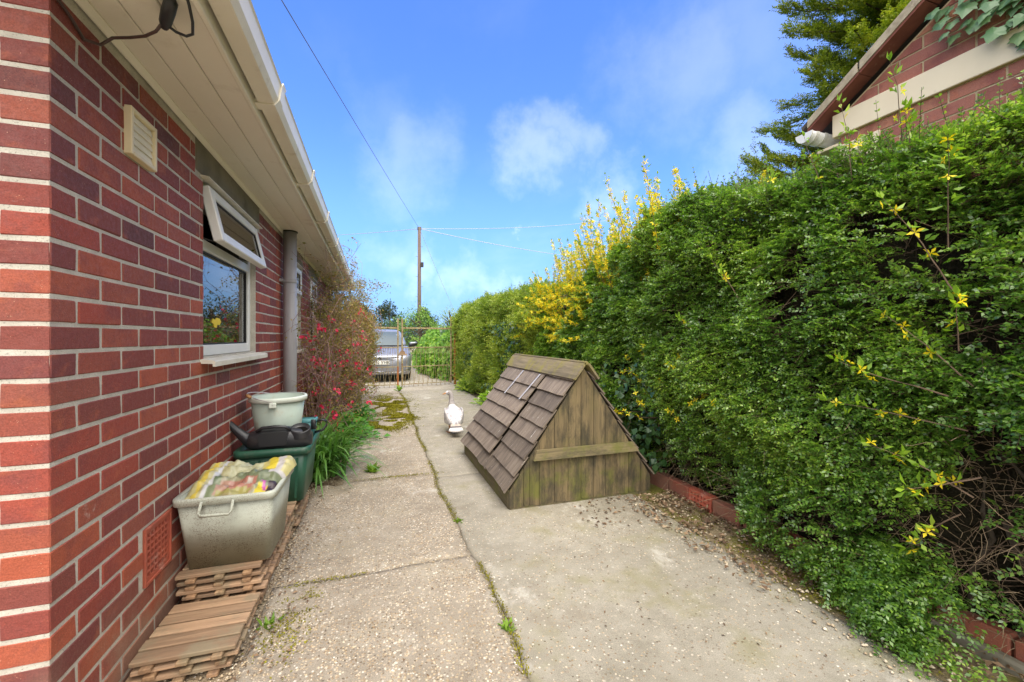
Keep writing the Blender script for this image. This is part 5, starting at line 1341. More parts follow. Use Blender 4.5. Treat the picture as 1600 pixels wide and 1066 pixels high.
# crumpled bag heaped in the tub
bag = empty('compost_bag', (-.605, 2.32, DZ+.02), R_(-1), 'crumpled yellow and olive plastic compost bag with red print stuffed in the grey tub', 'bag')
nu, nv = 64, 60; gu, gv = np.meshgrid(np.linspace(0, 1, nu), np.linspace(0, 1, nv))
X = -.176+.352*gu; Y = -.196+.385*gv
dome = (1-(2*gu-1)**6)*(1-(2*gv-1)**6)
H = .268+.03*dome+.012*np.sin(gv*math.pi)+.075*gv*dome
Pn = np.stack([X.ravel(), Y.ravel(), (H*0).ravel()], 1)
cr = vnoise(Pn, 5, 1)*.022+vnoise(Pn, 11, 2)*.014-np.abs(vnoise(Pn, 7, 3))*.036-np.abs(vnoise(Pn, 17, 6))*.016+np.abs(vnoise(Pn, 12, 16))*.02
H = H.ravel()+cr*(.4+.6*dome.ravel())
# folded cuff of bag at the back-right, hanging over the rim
cuff = np.exp(-(((gu-.98)/.16)**2+((gv-.70)/.26)**2)).ravel(); H += cuff*.07
cl_ = np.exp(-(((gu-.05)/.14)**2+((gv-.45)/.5)**2)).ravel(); H += cl_*.045
X = X.ravel()+cuff*.045+vnoise(Pn, 6, 9)*.008; Y = Y.ravel()+vnoise(Pn, 6, 10)*.008
V = np.stack([X, Y, H], 1); V[:, 2] = np.maximum(V[:, 2], .22)
i = np.arange(nv-1)[:, None]*nu+np.arange(nu-1)[None]; F = np.stack([i, i+1, i+nu+1, i+nu], -1).reshape(-1, 4)
me = np_mesh('bag_sheet', V, F, 'bag', False)
u, v = gu.ravel(), gv.ravel(); wv = vnoise(Pn, 4, 21)*.06
c = np.tile(np.array([[.36, .35, .22]]), (len(u), 1))
def paint(mask, col): c[mask] = col
big = vnoise(Pn, 3.2, 33)
big2 = vnoise(Pn, 7, 41); wu, wq = u+wv+big2*.03, v+wv+big2*.03
paint(big > .18, (.40, .34, .17)); paint(big < -.22, (.20, .23, .13)); paint((big2 > .35), (.44, .42, .30))
paint((wq > .52), (.50, .49, .30)); paint((wq > .52) & (big > .1), (.46, .42, .22)); paint((wq > .5) & (big2 < -.3), (.55, .55, .42))
paint((wu > .34) & (wu < .74) & (v > .10) & (wq < .40+.1*big), (.44, .19, .14)); paint((wu > .34) & (wu < .74) & (v > .10) & (wq < .40) & (big2 > .2), (.50, .30, .22)); paint((wu > .36) & (wu < .72) & (v > .08) & (wq < .17), (.40, .36, .12))
rr2 = (wu-.52)**2+(wq-.27)**2*1.3
paint(rr2 < .0050, (.42, .36, .31)); paint((rr2 < .0030) & (rr2 > .0014), (.16, .11, .10))
paint((np.abs(wu-.655) < .03) & (v > .2) & (v < .34), (.55, .48, .40))
paint((wu < .34) & (wq < .5), (.14, .19, .10)); paint((wu < .34) & (wq < .5) & (big2 > .1), (.26, .31, .18)); paint(wu < .235+.03*big, (.66, .66, .66)); paint(wu < .185+.03*big, (.55, .50, .26)); paint(wu < .145, (.70, .55, .10)); paint(wu < .085, (.56, .51, .25))
paint((wu > .78) & (v > .02) & (wq < .26), (.74, .60, .02)); paint((wu > .70) & (v > .60), (.60, .52, .20)); paint((wu > .76) & (v > .46), (.72, .58, .06)); paint((wu > .83) & (v > .42) & (v < .92), (.60, .57, .56)); paint((wu > .89) & (v > .46), (.58, .53, .24))
paint((u > .88) & (v > .12) & (v < .32), (.05, .03, .04)); paint((np.abs(u-.90+v*.25) < .02) & (v > .16) & (v < .30), (.55, .12, .40))
at = me.color_attributes.new('print', 'FLOAT_COLOR', 'POINT'); at.data.foreach_set('color', np.concatenate([c*.82, np.ones((len(c), 1))], 1).ravel().astype(np.float32))
obj('bag_sheet', me, None, bag)
m = MB(); m.rings([tub_ring(-.14, .13, -.13, .16, z, .03) for z in (0, .2)]); obj('bag_contents', m, 'soil', bag)

# ------------------------------------------------------------------ green box, can, bucket, teal caddy
gb = empty('recycling_box', (-.585, 3.085, DZ), 0, 'dark green plastic recycling box standing on the back stack of deck tiles', 'box')
m = MB(); gh = .335; q0, q1 = (-.165, .165, -.20, .22), (-.195, .195, -.235, .255)
m.rings([tub_ring(*q0, .0, .03), tub_ring(*q1, gh, .035), tub_ring(q1[0]+.005, q1[1]-.005, q1[2]+.005, q1[3]-.005, gh, .03), tub_ring(q0[0]+.008, q0[1]-.008, q0[2]+.008, q0[3]-.008, .01, .03)])
obj('box_body', m, 'greenbox', gb, True)
m = MB(); m.rings([tub_ring(q1[0]-.001, q1[1]+.001, q1[2]-.001, q1[3]+.001, gh-.04, .035), tub_ring(q1[0]-.013, q1[1]+.013, q1[2]-.013, q1[3]+.013, gh-.038, .04), tub_ring(q1[0]-.014, q1[1]+.014, q1[2]-.014, q1[3]+.014, gh, .042), tub_ring(q1[0]+.004, q1[1]-.004, q1[2]+.004, q1[3]-.004, gh+.003, .033)], cap0=False, cap1=False)
obj('box_rim', m, 'greenbox', gb, True)
m = MB(); m.bbox((q1[0]+.012, q1[2]+.012, gh-.035), (q1[1]-.012, q1[3]-.012, gh-.022), .004); obj('inset_lid', m, 'greenbox', gb)
LZ = DZ+gh-.022
m = MB()
for x in (-.12, -.06, 0, .06, .12): m.prism([(x-.006, .02), (x+.006, .02), (x+.007, gh-.06), (x-.007, gh-.06)], lambda u, w, d: (u*(1+.15*w/gh), q0[2]+(q1[2]-q0[2])*(w/gh)-d, w), -.002, .004)
obj('box_ribs', m, 'greenbox', gb)
# watering can lying along the front of the box
can = empty('watering_can', (-.560, 2.945, LZ+.001), R_(3), 'black plastic watering can lying across the green box', 'watering can')
m = MB(); secs = []
for (x, zc, hz_, hy, zs) in ((-.155, .055, .020, .030, 0), (-.135, .058, .044, .058, 0), (-.09, .060, .056, .07, 0), (-.02, .062, .060, .074, 0), (.05, .060, .058, .074, 0), (.10, .056, .053, .070, 0), (.14, .050, .045, .062, 0), (.155, .048, .030, .045, 0)):
    ring = []
    for k in range(20):
        a = 2*math.pi*k/20; ca, sa_ = math.cos(a), math.sin(a)
        ring.append((x, hy*math.copysign(abs(ca)**.7, ca), max(.002, zc+hz_*math.copysign(abs(sa_)**.75, sa_))))
    secs.append(ring)
m.rings(secs); obj('can_body', m, 'can', can, True)
m = MB(); m.tube([(-.125, -.01, .055), (-.165, -.012, .085), (-.20, -.014, .125), (-.232, -.016, .165), (-.240, -.016, .176)], [.042, .026, .019, .015, .018], 14); obj('spout', m, 'can', can, True)
m = MB(); m.tube([(-.10, -.052, .112), (-.075, -.058, .130), (-.02, -.062, .134), (.03, -.062, .130), (.055, -.056, .112)], .009, 8); obj('handle', m, 'can', can, True)
m = MB(); pr = [(-.085, .035), (.035, .035), (.048, .10), (.03, .108), (-.075, .108), (-.09, .09)]
m.prism(pr, lambda u, w, d: (u, d, w), -.0785, -.066); obj('recessed_panel', m, MT['black'], can)
m = MB(); n = 18
def ell(cx, cy, cz, a, b, t): return [(cx+a*math.cos(2*math.pi*k/n), cy+b*math.sin(2*math.pi*k/n)*math.cos(t)*1, cz+b*math.sin(2*math.pi*k/n)*math.sin(t)) for k in range(n)]
m.rings([ell(.098, -.03, .075, .052, .050, .35), ell(.100, -.040, .112, .050, .046, .45), ell(.100, -.042, .118, .046, .042, .45), ell(.100, -.034, .098, .036, .032, .45)], cap0=False)
obj('filler_neck', m, 'can', can, True)
m = MB(); m.rings([ell(.100, -.0385, .1105, .036, .032, .45)], cap1=True, cap0=False) if False else m.rings([ell(.100, -.0345, .0995, .0365, .0325, .45), ell(.100, -.036, .1025, .034, .030, .45)]); obj('dark_opening', m, 'dark', can)
can.scale = (1.18, 1.1, 1.15)
# bucket
bk = empty('bucket', (-.603, 3.12, LZ), 0, 'pale greenish white bucket with wire handle standing behind the watering can', 'bucket')
m = MB(); n = 40; bh = .30
def circ(r_, z, sx=1.): return [(r_*math.cos(2*math.pi*k/n)*sx, r_*math.sin(2*math.pi*k/n), z) for k in range(n)]
m.rings([circ(.100, .0), circ(.108, .006), circ(.140, bh), circ(.136, bh), circ(.102, .01)]); obj('bucket_body', m, 'bucket', bk, True)
m = MB(); m.rings([circ(.139, bh-.028), circ(.150, bh-.026), circ(.152, bh-.003), circ(.148, bh+.004), circ(.137, bh+.003)], cap0=False, cap1=False); obj('bucket_rim', m, 'bucket_rim', bk, True)
m = MB(); m.bbox((-.018, -.156, bh-.052), (.018, -.142, bh-.022), .003); m.bbox((-.018, .142, bh-.052), (.018, .156, bh-.022), .003); obj('bucket_ear', m, 'bucket_rim', bk)
m = MB(); pts = [(.0, -.156, bh-.035)]
for t in np.linspace(0, math.pi, 15): pts.append((-.155*math.sin(t)-.0, -.15*math.cos(t), bh-.02+.045*math.sin(t)))
pts.append((0, .156, bh-.035)); m.tube(pts, .0028, 6); obj('wire_handle', m, 'strap', bk, True)
m = MB(); m.tube([pts[5], pts[6], pts[7]], .009, 10) if False else m.tube([(-.118, -.108, bh+.012), (-.142, -.07, bh+.020)], .010, 10); obj('handle_grip', m, 'cork', bk, True)
bk.scale = (1.14, 1.14, 1.04)
# teal caddy with black handle behind the bucket
tc_ = empty('caddy', (-.452, 3.275, LZ), 0, 'small teal plastic caddy with a black loop handle behind the bucket', 'caddy')
m = MB(); th = .125; m.rings([tub_ring(-.05, .05, -.035, .05, .0, .02), tub_ring(-.06, .06, -.04, .055, th, .02), tub_ring(-.056, .056, -.036, .051, th, .018), tub_ring(-.046, .046, -.03, .046, .008, .018)]); obj('caddy_body', m, 'teal', tc_, True)
m = MB(); m.rings([tub_ring(-.063, .063, -.043, .058, th-.02, .02), tub_ring(-.066, .066, -.046, .061, th, .02), tub_ring(-.052, .052, -.033, .048, th+.002, .016)], cap0=False, cap1=False); obj('caddy_rim', m, 'teal', tc_, True)
m = MB(); m.tube([(.055, -.02, th-.02), (.10, -.02, th-.01), (.125, -.02, th-.02), (.128, -.02, th-.05), (.10, -.02, th-.085), (.05, -.02, th-.095)], .008, 8); m.bbox((.03, -.052, th-.07), (.062, -.042, th-.0), .004); obj('caddy_handle', m, 'black', tc_, True)

# ------------------------------------------------------------------ plants by the wall
def strap_clump(cx, cy, n, rad, hmax, label, seed):
    r = np.random.default_rng(seed); o = empty('strap_leaved_plant', (cx, cy, 0), 0, label, 'plant'); k = 7; V = []; F = []; b = 0
    for i in range(n):
        a = r.uniform(0, 2*math.pi); L = r.uniform(.55, 1.15)*hmax*1.45; el = r.uniform(.75, 1.5); w = r.uniform(.007, .012)
        d = np.array([math.cos(a)*math.cos(el), math.sin(a)*math.cos(el), math.sin(el)]); p = np.array([r.normal()*rad*.3, r.normal()*rad*.3, .0]); s = np.array([-math.sin(a), math.cos(a), 0])
        for q in range(k):
            t = q/(k-1); ww = w*(1-t**3)+.0006
            V += [p-s*ww, p+s*ww]; p = p+d*L/(k-1); d = d+np.array([math.cos(a)*.10, math.sin(a)*.10, -.30*(1+t)])*(.55+.5*r.uniform()); d /= np.linalg.norm(d); p[2] = max(p[2], .008)
        for q in range(k-1): F.append((b+2*q, b+2*q+1, b+2*q+3, b+2*q+2))
        b += 2*k
    x = obj('leaves', np_mesh('leaves', np.array(V), np.array(F), 'strap_leaf', True), None, o); x['kind'] = 'stuff'
    m = MB()
    for i in range(12): a = r.uniform(0, 6.28); m.tube([(math.cos(a)*rad*.3, math.sin(a)*rad*.3, -.01), (math.cos(a)*rad*.33, math.sin(a)*rad*.33, .06)], .008, 6)
    obj('leaf_bases', m, 'low_leaf', o)['kind'] = 'stuff'
strap_clump(-.46, 3.98, 330, .26, .46, 'lush clump of long arching strap leaves beside the green box', 3)
strap_clump(-.58, 4.6, 110, .2, .40, 'smaller strap-leaved clump below the grey soil pipe', 4)
def low_plant(label, cx, cy, sx, sy, h, n, ll, lw, mat, seed, flowers=0):
    r = np.random.default_rng(seed); o = empty('low_plant', (cx, cy, 0), 0, label, 'plant')
    P = np.stack([r.normal(size=n)*sx*.5, r.normal(size=n)*sy*.5, np.zeros(n)], 1); d = np.exp(-((P[:, 0]/sx)**2+(P[:, 1]/sy)**2)); P[:, 2] = h*d*r.uniform(.15, 1, n)
    A = np.stack([P[:, 0]/sx+r.normal(size=n)*.6, P[:, 1]/sy+r.normal(size=n)*.6, r.uniform(-.1, .7, n)], 1); U = np.stack([r.normal(size=n)*.4, r.normal(size=n)*.4-.3, np.ones(n)], 1); s = r.uniform(.6, 1.2, n)
    V, F = leaves(P, A, U, ll*s, lw*s); obj('leaves', np_mesh('leaves', V, F, mat), None, o)['kind'] = 'stuff'
    B = P*np.array([.4, .4, 0]); V, F = twigs_np(B, P+1e-4, .002, .0012); obj('stalks', np_mesh('stalks', V, F, 'low_leaf'), None, o)['kind'] = 'stuff'
    if flowers:
        i = r.integers(0, n, flowers); Q = P[i]+np.array([0, 0, .05]); V, F = star_flowers(Q, np.stack([r.normal(size=flowers)*.5-.3, r.normal(size=flowers)*.5-.5, np.ones(flowers)], 1), .04, r); obj('flowers', np_mesh('flowers', V, F, 'white_flower'), None, o)['kind'] = 'stuff'
low_plant('bright green leafy plant under the flowering quince', -.33, 5.35, .26, .5, .30, 620, .085, .05, 'low_leaf', 3)
low_plant('low green leafy plants at the foot of the quince nearer the gate', -.25, 6.6, .22, .5, .22, 300, .07, .045, 'low_leaf', 4)
low_plant('pale primrose-like plant with cream flowers at the hedge foot behind the well cover', 1.95, 7.05, .16, .5, .30, 420, .12, .035, 'fresh', 5, 16)
low_plant('dark green ferny growth at the hedge foot beside the gate', 1.98, 9.3, .16, .6, .34, 500, .10, .03, 'hedge_far', 6)

# flowering quince against the wall
def quince():
    r = np.random.default_rng(14); o = empty('flowering_quince', (-.5, 6.6, 0), 0, 'twiggy flowering quince with red blossom against the bungalow wall', 'shrub'); off = np.array([-.5, 6.6, 0.])
    A, B, R0 = [], [], []; tips = []
    def grow(p, d, L, rad, depth):
        k = 5
        for q in range(k):
            d = d+r.normal(size=3)*.16; d /= np.linalg.norm(d); e = p+d*L/k
            if e[0] < WX+.03: e[0] = WX+.03+r.uniform(0, .05); d[0] = abs(d[0])
            lim = np.interp(e[2], [0, .4, 1.2, 2.0], [-.34, -.20, -.14, -.30])+.10*math.sin(e[1]*3.1)
            if e[0] > lim: d[0] -= .45*min(1.5, (e[0]-lim)/.08)+.1
            if (e[2] > 1.55 and depth == 0) or e[2] > 1.98: d[2] -= .25
            d /= np.linalg.norm(d)
            A.append(p); B.append(e); R0.append(rad*(1-.12*q)); p = e
            if depth < 3 and r.uniform() < (.75 if depth < 2 else .5):
                v = d*.55+r.normal(size=3)*.62; v[2] += .1; v /= np.linalg.norm(v); grow(p, v, L*r.uniform(.38, .62), rad*.58, depth+1)
            if depth >= 1: tips.append((p, d, depth))
    for i in range(58):
        y = r.uniform(4.9, 8.8); b = np.array([-.62+r.normal()*.08, y, 0.]); h = np.interp(y, [4.8, 5.6, 6.4, 7.6, 8.8], [1.2, 1.42, 1.58, 1.60, 1.45])*r.uniform(.7, 1.08)
        d = np.array([.10+r.normal()*.13, r.normal()*.24, 1.]); d /= np.linalg.norm(d); grow(b, d, h, .011, 0)
    # long wands reaching left in front of the pipe and under the eaves
    for (b, d, L) in (((-.62, 5.0, 1.5), (.25, -.7, .55), .9), ((-.6, 5.2, 1.6), (.45, -.6, .5), .9), ((-.6, 5.3, 1.4), (.1, -1., .25), .95), ((-.6, 5.2, 1.0), (.1, -1., .1), .9), ((-.62, 5.0, .8), (.2, -1., .0), .8), ((-.55, 5.4, 1.75), (.75, -.2, .35), .8), ((-.5, 5.2, .7), (.4, -.8, -.1), .7), ((-.55, 5.0, .45), (.35, -.7, .25), .7), ((-.6, 5.1, .5), (.1, -.8, .8), 1.1), ((-.55, 5.5, 1.8), (.6, -.5, .3), .8), ((-.6, 4.9, .1), (.1, -.5, 1), 1.6), ((-.62, 4.75, .05), (.05, -.25, 1), 1.5)):
        dd = np.array(d, float); dd /= np.linalg.norm(dd); grow(np.array(b, float), dd, L, .006, 1)
    A, B, R0 = np.array(A), np.array(B), np.array(R0)
    V, F = twigs_np(A, B, R0*.62, R0*.5); obj('branches', np_mesh('branches', V-off, F, 'twig_red'), None, o)['kind'] = 'stuff'
    P = np.array([t[0] for t in tips]); D = np.array([t[1] for t in tips]); n = len(P)
    dens = np.interp(P[:, 1], [4.4, 5.6, 6.8, 8.5], [.02, .10, .7, .9]); rep = 9
    P2 = np.repeat(P, rep, 0)+r.normal(size=(n*rep, 3))*.035; D2 = np.repeat(D, rep, 0)+r.normal(size=(n*rep, 3))*.8; kk = r.uniform(size=len(P2)) < np.repeat(dens, rep)
    P2, D2 = P2[kk], D2[kk]; n2 = len(P2); V, F = leaves(P2, D2, r.normal(size=(n2, 3))+np.array([0, 0, .8]), .034*r.uniform(.5, 1.2, n2), .018*r.uniform(.6, 1.2, n2)); obj('leaves', np_mesh('leaves', V-off, F, 'quince_leaf'), None, o)['kind'] = 'stuff'
    # blossom grows in clusters on the old wood
    cand_ = np.where((P[:, 2] < 1.75) & (P[:, 0] > -.72))[0]; w = np.exp(-((P[cand_, 2]-.85)/.45)**2)+.1; c = r.choice(cand_, min(210, len(cand_)), replace=False, p=w/w.sum())
    Q = []
    for i in c:
        for q in range(r.integers(2, 6)): Q.append(P[i]+r.normal(size=3)*.022)
    Q = np.array(Q); n3 = len(Q); parts = []
    N_ = nrm(r.normal(size=(n3, 3))+np.array([.5, -.6, .3])); X = nrm(np.cross(N_, r.normal(size=(n3, 3)))); Y = np.cross(N_, X)
    for k in range(5):
        q = k*2*math.pi/5; parts.append(leaves(Q, X*math.cos(q)+Y*math.sin(q)+N_*.5, N_, .021, .020))
    V, F = cat(parts); obj('blossom', np_mesh('blossom', V-off, F, 'quince_flower'), None, o)['kind'] = 'stuff'
quince()

# ------------------------------------------------------------------ goose
gs_ = empty('goose', (.955, 5.28, 0), R_(-5), 'grey and white goose walking away along the path', 'goose')
def ring3(c, rx, rz, t=(0, 1, 0), n=18):
    t = Vector(t).normalized(); s = t.cross(Vector((0, 0, 1))).normalized(); u_ = s.cross(t)
    return [tuple(Vector(c)+s*rx*math.cos(2*math.pi*k/n)+u_*rz*math.sin(2*math.pi*k/n)) for k in range(n)]
body = [((0, -.235, .135), .030, .018, (0, 1, .25)), ((0, -.205, .145), .058, .040, (0, 1, .25)), ((0, -.15, .165), .088, .070, (0, 1, .2)), ((0, -.08, .185), .112, .098, (0, 1, .12)), ((0, .0, .20), .120, .112, (0, 1, .05)), ((0, .08, .215), .112, .108, (0, 1, .1)), ((0, .14, .235), .092, .092, (0, 1, .35)), ((0, .178, .268), .066, .068, (0, .8, .7)), ((-.004, .196, .312), .046, .048, (0, .5, 1)), ((-.008, .204, .36), .034, .036, (0, .2, 1)), ((-.012, .206, .41), .028, .029, (-.1, .1, 1)), ((-.018, .206, .445), .028, .029, (-.4, .1, .8)), ((-.034, .204, .472), .032, .031, (-.9, .05, .35)), ((-.06, .200, .478), .030, .028, (-1, 0, 0)), ((-.078, .198, .474), .020, .019, (-1, 0, -.2)), ((-.086, .197, .472), .009, .010, (-1, 0, -.2))]
m = MB(); m.rings([ring3(*b) for b in body])
b_ = obj('body', m, 'goose', gs_, True)
# neck colouring belongs to the same bird: grey sleeve of neck feathers
m = MB(); m.rings([ring3(b[0], b[1]+.0025, b[2]+.0025, b[3]) for b in body[8:14]], cap0=False, cap1=False); obj('neck_feathers', m, 'goose_neck', gs_, True)
for s in (1, -1):
    m = MB(); rows = []
    for (y, w_, zc, hz_, off_) in ((.13, .030, .235, .045, .082), (.06, .028, .232, .075, .104), (-.03, .026, .215, .082, .112), (-.11, .022, .195, .066, .100), (-.18, .014, .172, .038, .075), (-.235, .006, .158, .012, .045)):
        rows.append([(s*(off_+w_*.5*math.cos(2*math.pi*k/14)), y, zc+hz_*math.sin(2*math.pi*k/14)) for k in range(14)])
    m.rings(rows); obj('wing', m, 'goose_wing', gs_, True)
m = MB(); m.prism([(-.045, -.18), (.045, -.18), (.062, -.265), (-.062, -.265)], lambda u, w, d: (u, w, .165+d+(w+.18)*.55), -.012, .012); obj('tail_coverts', m, 'goose_tail', gs_)
m = MB(); m.prism([(-.064, -.266), (.064, -.266), (.068, -.282), (-.068, -.282)], lambda u, w, d: (u, w, .165+d+(w+.18)*.55), -.013, .012); obj('tail_bar', m, 'goose_dark', gs_)
m = MB(); m.prism([(-.070, -.283), (.070, -.283), (.085, -.315), (.03, -.330), (-.03, -.330), (-.085, -.315)], lambda u, w, d: (u, w, .162+d+(w+.18)*.55), -.006, .010); obj('tail_tip', m, 'goose_white', gs_)
m = MB(); m.rings([ring3((-.082, .198, .472), .013, .012, (-1, 0, -.25), 10), ring3((-.105, .197, .465), .011, .008, (-1, 0, -.25), 10), ring3((-.128, .196, .458), .007, .004, (-1, 0, -.2), 10)]); obj('beak', m, 'beak', gs_, True)
for s in (1, -1):
    m = MB(); m.tube([(-.052, .2+s*.028, .484), (-.052, .2+s*.031, .484)], .005, 8); obj('eye', m, 'black', gs_)
    m = MB(); yo = .03 if s > 0 else -.03
    m.tube([(s*.052, yo-.01, .12), (s*.054, yo-.004, .065), (s*.055, yo, .008)], [.018, .011, .009], 8)
    for dx in (-.032, 0, .032): m.tube([(s*.055, yo-.01, .008), (s*.055+dx, yo+.07, .005)], [.008, .005], 6)
    m.add([(s*.055, yo-.012, .007), (s*.055-.032, yo+.068, .005), (s*.055, yo+.072, .006), (s*.055+.032, yo+.068, .005)], [(0, 1, 2), (0, 2, 3)])
    obj('leg', m, 'beak', gs_)

# ------------------------------------------------------------------ gate
def gate(name, label, x0, y0, x1, y1, stiles, rusty, seed, latch=False):
    r = random.Random(seed); L = math.hypot(x1-x0, y1-y0); g = empty(name, (x0, y0, 0), math.atan2(y1-y0, x1-x0), label, 'gate', 'pair of metal gates')
    for (x, zt, mat, name_) in stiles:
        m = MB(); m.bbox((x-.017, -.017, .03 if mat != 'rust' else .02), (x+.017, .017, zt), .003); obj(name_, m, mat, g)
    for z, h in ((.955, .022), (.49, .022), (.06, .018), (1.43, .04)):
        m = MB(); m.bbox((.018, -.010, z-h/2), (L-.018, .010, z+h/2), .002); obj('rail', m, 'gate', g)
    n = int(L/.115)
    bm1 = MB(); bm1.box((-.004, -.003, .501), (.004, .003, .944)); b1_ = bm1.mesh('bar'); b1_.materials.append(MT['gate'])
    for k in range(1, n): inst('bar', b1_, g, Matrix.Translation((L*k/n+r.uniform(-.006, .006), 0, 0)) @ Matrix.Shear('XY', 4, (0, 0)) if False else Matrix.Translation((L*k/n+r.uniform(-.006, .006), 0, 0)))
    for k in range(n):       # hairpin bars between the lower rails
        xa, xb = L*k/n, L*(k+1)/n; m = MB(); m.tube([(xa+.02, 0, .475), (xa+.02+(xb-xa)*.32, 0, .075), (xa+.02+(xb-xa)*.40, 0, .075), (xb-.005, 0, .475)], .005, 5); obj('hairpin_bar', m, 'gate', g)
        m = MB(); m.tube([(xa+.03, .001, .95), (xa+.045, .001, .80), (xa+.07, .001, .80), (xa+.085, .001, .95)], .005, 5); obj('scroll', m, 'gate', g)
        m = MB(); m.tube([(xa+.05, 0, .052), (xa+.05, 0, .0), (xa+.065, 0, .01)], .006, 5); obj('spike', m, 'gate', g)
    if latch:
        m = MB(); n_ = 16; m.add([(.0+.075*math.cos(math.pi*k/n_), -.022, .80+.085*math.sin(math.pi*k/n_)) for k in range(n_+1)]+[(.0+.075*math.cos(math.pi*k/n_), -.010, .80+.085*math.sin(math.pi*k/n_)) for k in range(n_+1)], [tuple(range(n_+1)), tuple(range(2*n_+1, n_, -1))]+[(k, k+1, n_+2+k, n_+1+k) for k in range(n_)]+[(0, n_+1, 2*n_+1, n_)])
        m.bbox((-.09, -.03, .765), (.10, -.008, .80), .004); obj('latch_plate', m, MT['deck'], g)
    return g
gR = gate('metal_gate', 'right leaf of the old metal gate standing before the ivy', .64, 10.5, 1.90, 10.82, ((.0, 1.66, 'gate', 'stile'), (1.285, 1.72, 'gate', 'stile')), False, 1, True)
gL = gate('metal_gate', 'left leaf of the old metal gate standing before the car', -.82, 10.48, .54, 10.48, ((.0, 1.5, 'gate', 'stile'), (1.36, 1.66, 'gate', 'stile')), True, 2)
m = MB(); m.bbox((1.342, -.019, .02), (1.378, .019, .50), .003); o = obj('rusty_stile_foot', m, 'rust', gL); o['label'] = 'orange rusted foot of the stile'
gp_ = empty('gate_post', (2.0, 10.86, 0), 0, 'rusty gate post at the hedge end of the right gate leaf', 'post')
m = MB(); m.bbox((-.03, -.03, -.05), (.03, .03, 1.30), .005); obj('post', m, MT['rust'], gp_)
m = MB(); m.bbox((-.10, -.018, .90), (-.03, .018, .94), .003); m.bbox((-.10, -.018, .2), (-.03, .018, .24), .003); obj('hinge', m, 'gate', gp_)

# ------------------------------------------------------------------ car
car = empty('parked_car', (.13, 11.75, 0), 0, 'silver hatchback parked facing the camera behind the gate', 'car')
def rrect(w, zb, zt, y, rt=.12, n=5, tuck=.0):
    """cross-section across the car: rounded top corners"""
    p = [(-w+tuck, y, zb), (-w, y, zb+.12), (-w, y, zt-rt)]
    for k in range(1, n+1): a = math.pi-math.pi/2*k/n; p.append((-w+rt+rt*math.cos(a), y, zt-rt+rt*math.sin(a)))
    q = [(-x, yy, z) for x, yy, z in reversed(p)]
    return p+q
m = MB(); S = [(.0, .58, .30, .56, .10), (.03, .70, .22, .66, .12), (.12, .79, .19, .73, .12), (.35, .85, .18, .80, .12), (.70, .865, .18, .88, .12), (1.0, .87, .18, .95, .12), (1.6, .872, .18, .97, .10), (2.4, .872, .18, .98, .10), (3.2, .87, .19, .99, .10), (3.7, .85, .22, .98, .12), (3.95, .78, .28, .92, .14), (4.05, .66, .34, .84, .14)]
m.rings([rrect(w, zb, zt, y, rt, 5, .05) for y, w, zb, zt, rt in S]); obj('body', m, 'carpaint', car, True)
def plan(z, yf, yr, w, rf_=.18, n=5):
    p = []
    for (cx, cy, a0) in ((w-rf_, yr-rf_, 0), (-w+rf_, yr-rf_, 90), (-w+rf_, yf+rf_, 180), (w-rf_, yf+rf_, 270)):
        for k in range(n+1): a = R_(a0+90*k/n); p.append((cx+rf_*math.cos(a), cy+rf_*math.sin(a)*(1 if cy > 2 else .9), z))
    return p
m = MB(); m.rings([plan(.93, .92, 3.92, .80), plan(1.10, 1.17, 3.86, .755), plan(1.28, 1.45, 3.72, .69), plan(1.40, 1.68, 3.50, .62), plan(1.445, 1.90, 3.30, .54), plan(1.455, 2.2, 3.0, .40, .12)]); obj('roof', m, 'carpaint', car, True)
def wsy(z): return float(np.interp(z, [.93, 1.10, 1.28, 1.40], [.92, 1.17, 1.45, 1.68]))
def wsw(z): return float(np.interp(z, [.93, 1.10, 1.28, 1.40], [.80, .755, .69, .62]))
m = MB(); rows = []
for z in np.linspace(.975, 1.375, 7):
    w = wsw(z)-.085; rows.append([(x, wsy(z)-.014+.045*(abs(x)/w)**3, z) for x in np.linspace(-w, w, 9)])
m.rings(rows, close=False, cap0=False, cap1=False); obj('windscreen', m, 'carglass', car, True)
m = MB()
for z0_, hh_ in ((.955, .022),): m.box((-.68, .93, z0_), (.68, .96, z0_+hh_))
obj('scuttle', m, 'carblack', car)
for s in (1, -1):
    m = MB(); m.rings([[(s*(wsw(z)+.004), y, z) for y in (wsy(z)+.22, 2.2, 2.95)] for z in (.99, 1.18, 1.34)], close=False, cap0=False, cap1=False); obj('side_window', m, 'carglass', car)
def fy(z): return -.02
m = MB(); m.prism([(-.56, .585), (.56, .585), (.60, .655), (-.60, .655)], lambda u, w, d: (u, d+.06*(abs(u)/.6)**2+.03*(w-.5)*2, w), -.02, .03); 
gr = obj('grille', m, 'carblack', car)
for z_, h_ in ((.662, .012), (.578, .010), (.62, .007)):
    m = MB(); m.prism([(-.60, z_), (-.3, z_), (0, z_), (.3, z_), (.60, z_), (.60, z_+h_), (.3, z_+h_), (0, z_+h_), (-.3, z_+h_), (-.60, z_+h_)], lambda u, w, d: (u, d+.06*(abs(u)/.6)**2+.03*(w-.5)*2, w), -.03, -.015); obj('chrome_strip', m, 'chrome', gr)
m = MB(); m.prism([(-.68, .24), (.68, .24), (.72, .46), (-.72, .46)], lambda u, w, d: (u, d+.07*(abs(u)/.7)**2, w), -.022, .05); obj('lower_grille', m, 'carblack', car)
m = MB(); m.prism([(-.78, .30), (-.5, .26), (0, .25), (.5, .26), (.78, .30), (.76, .335), (.5, .292), (0, .282), (-.5, .292), (-.76, .335)], lambda u, w, d: (u, d+.08*(abs(u)/.7)**2, w), -.05, -.023); obj('bumper_trim', m, 'chrome', car)
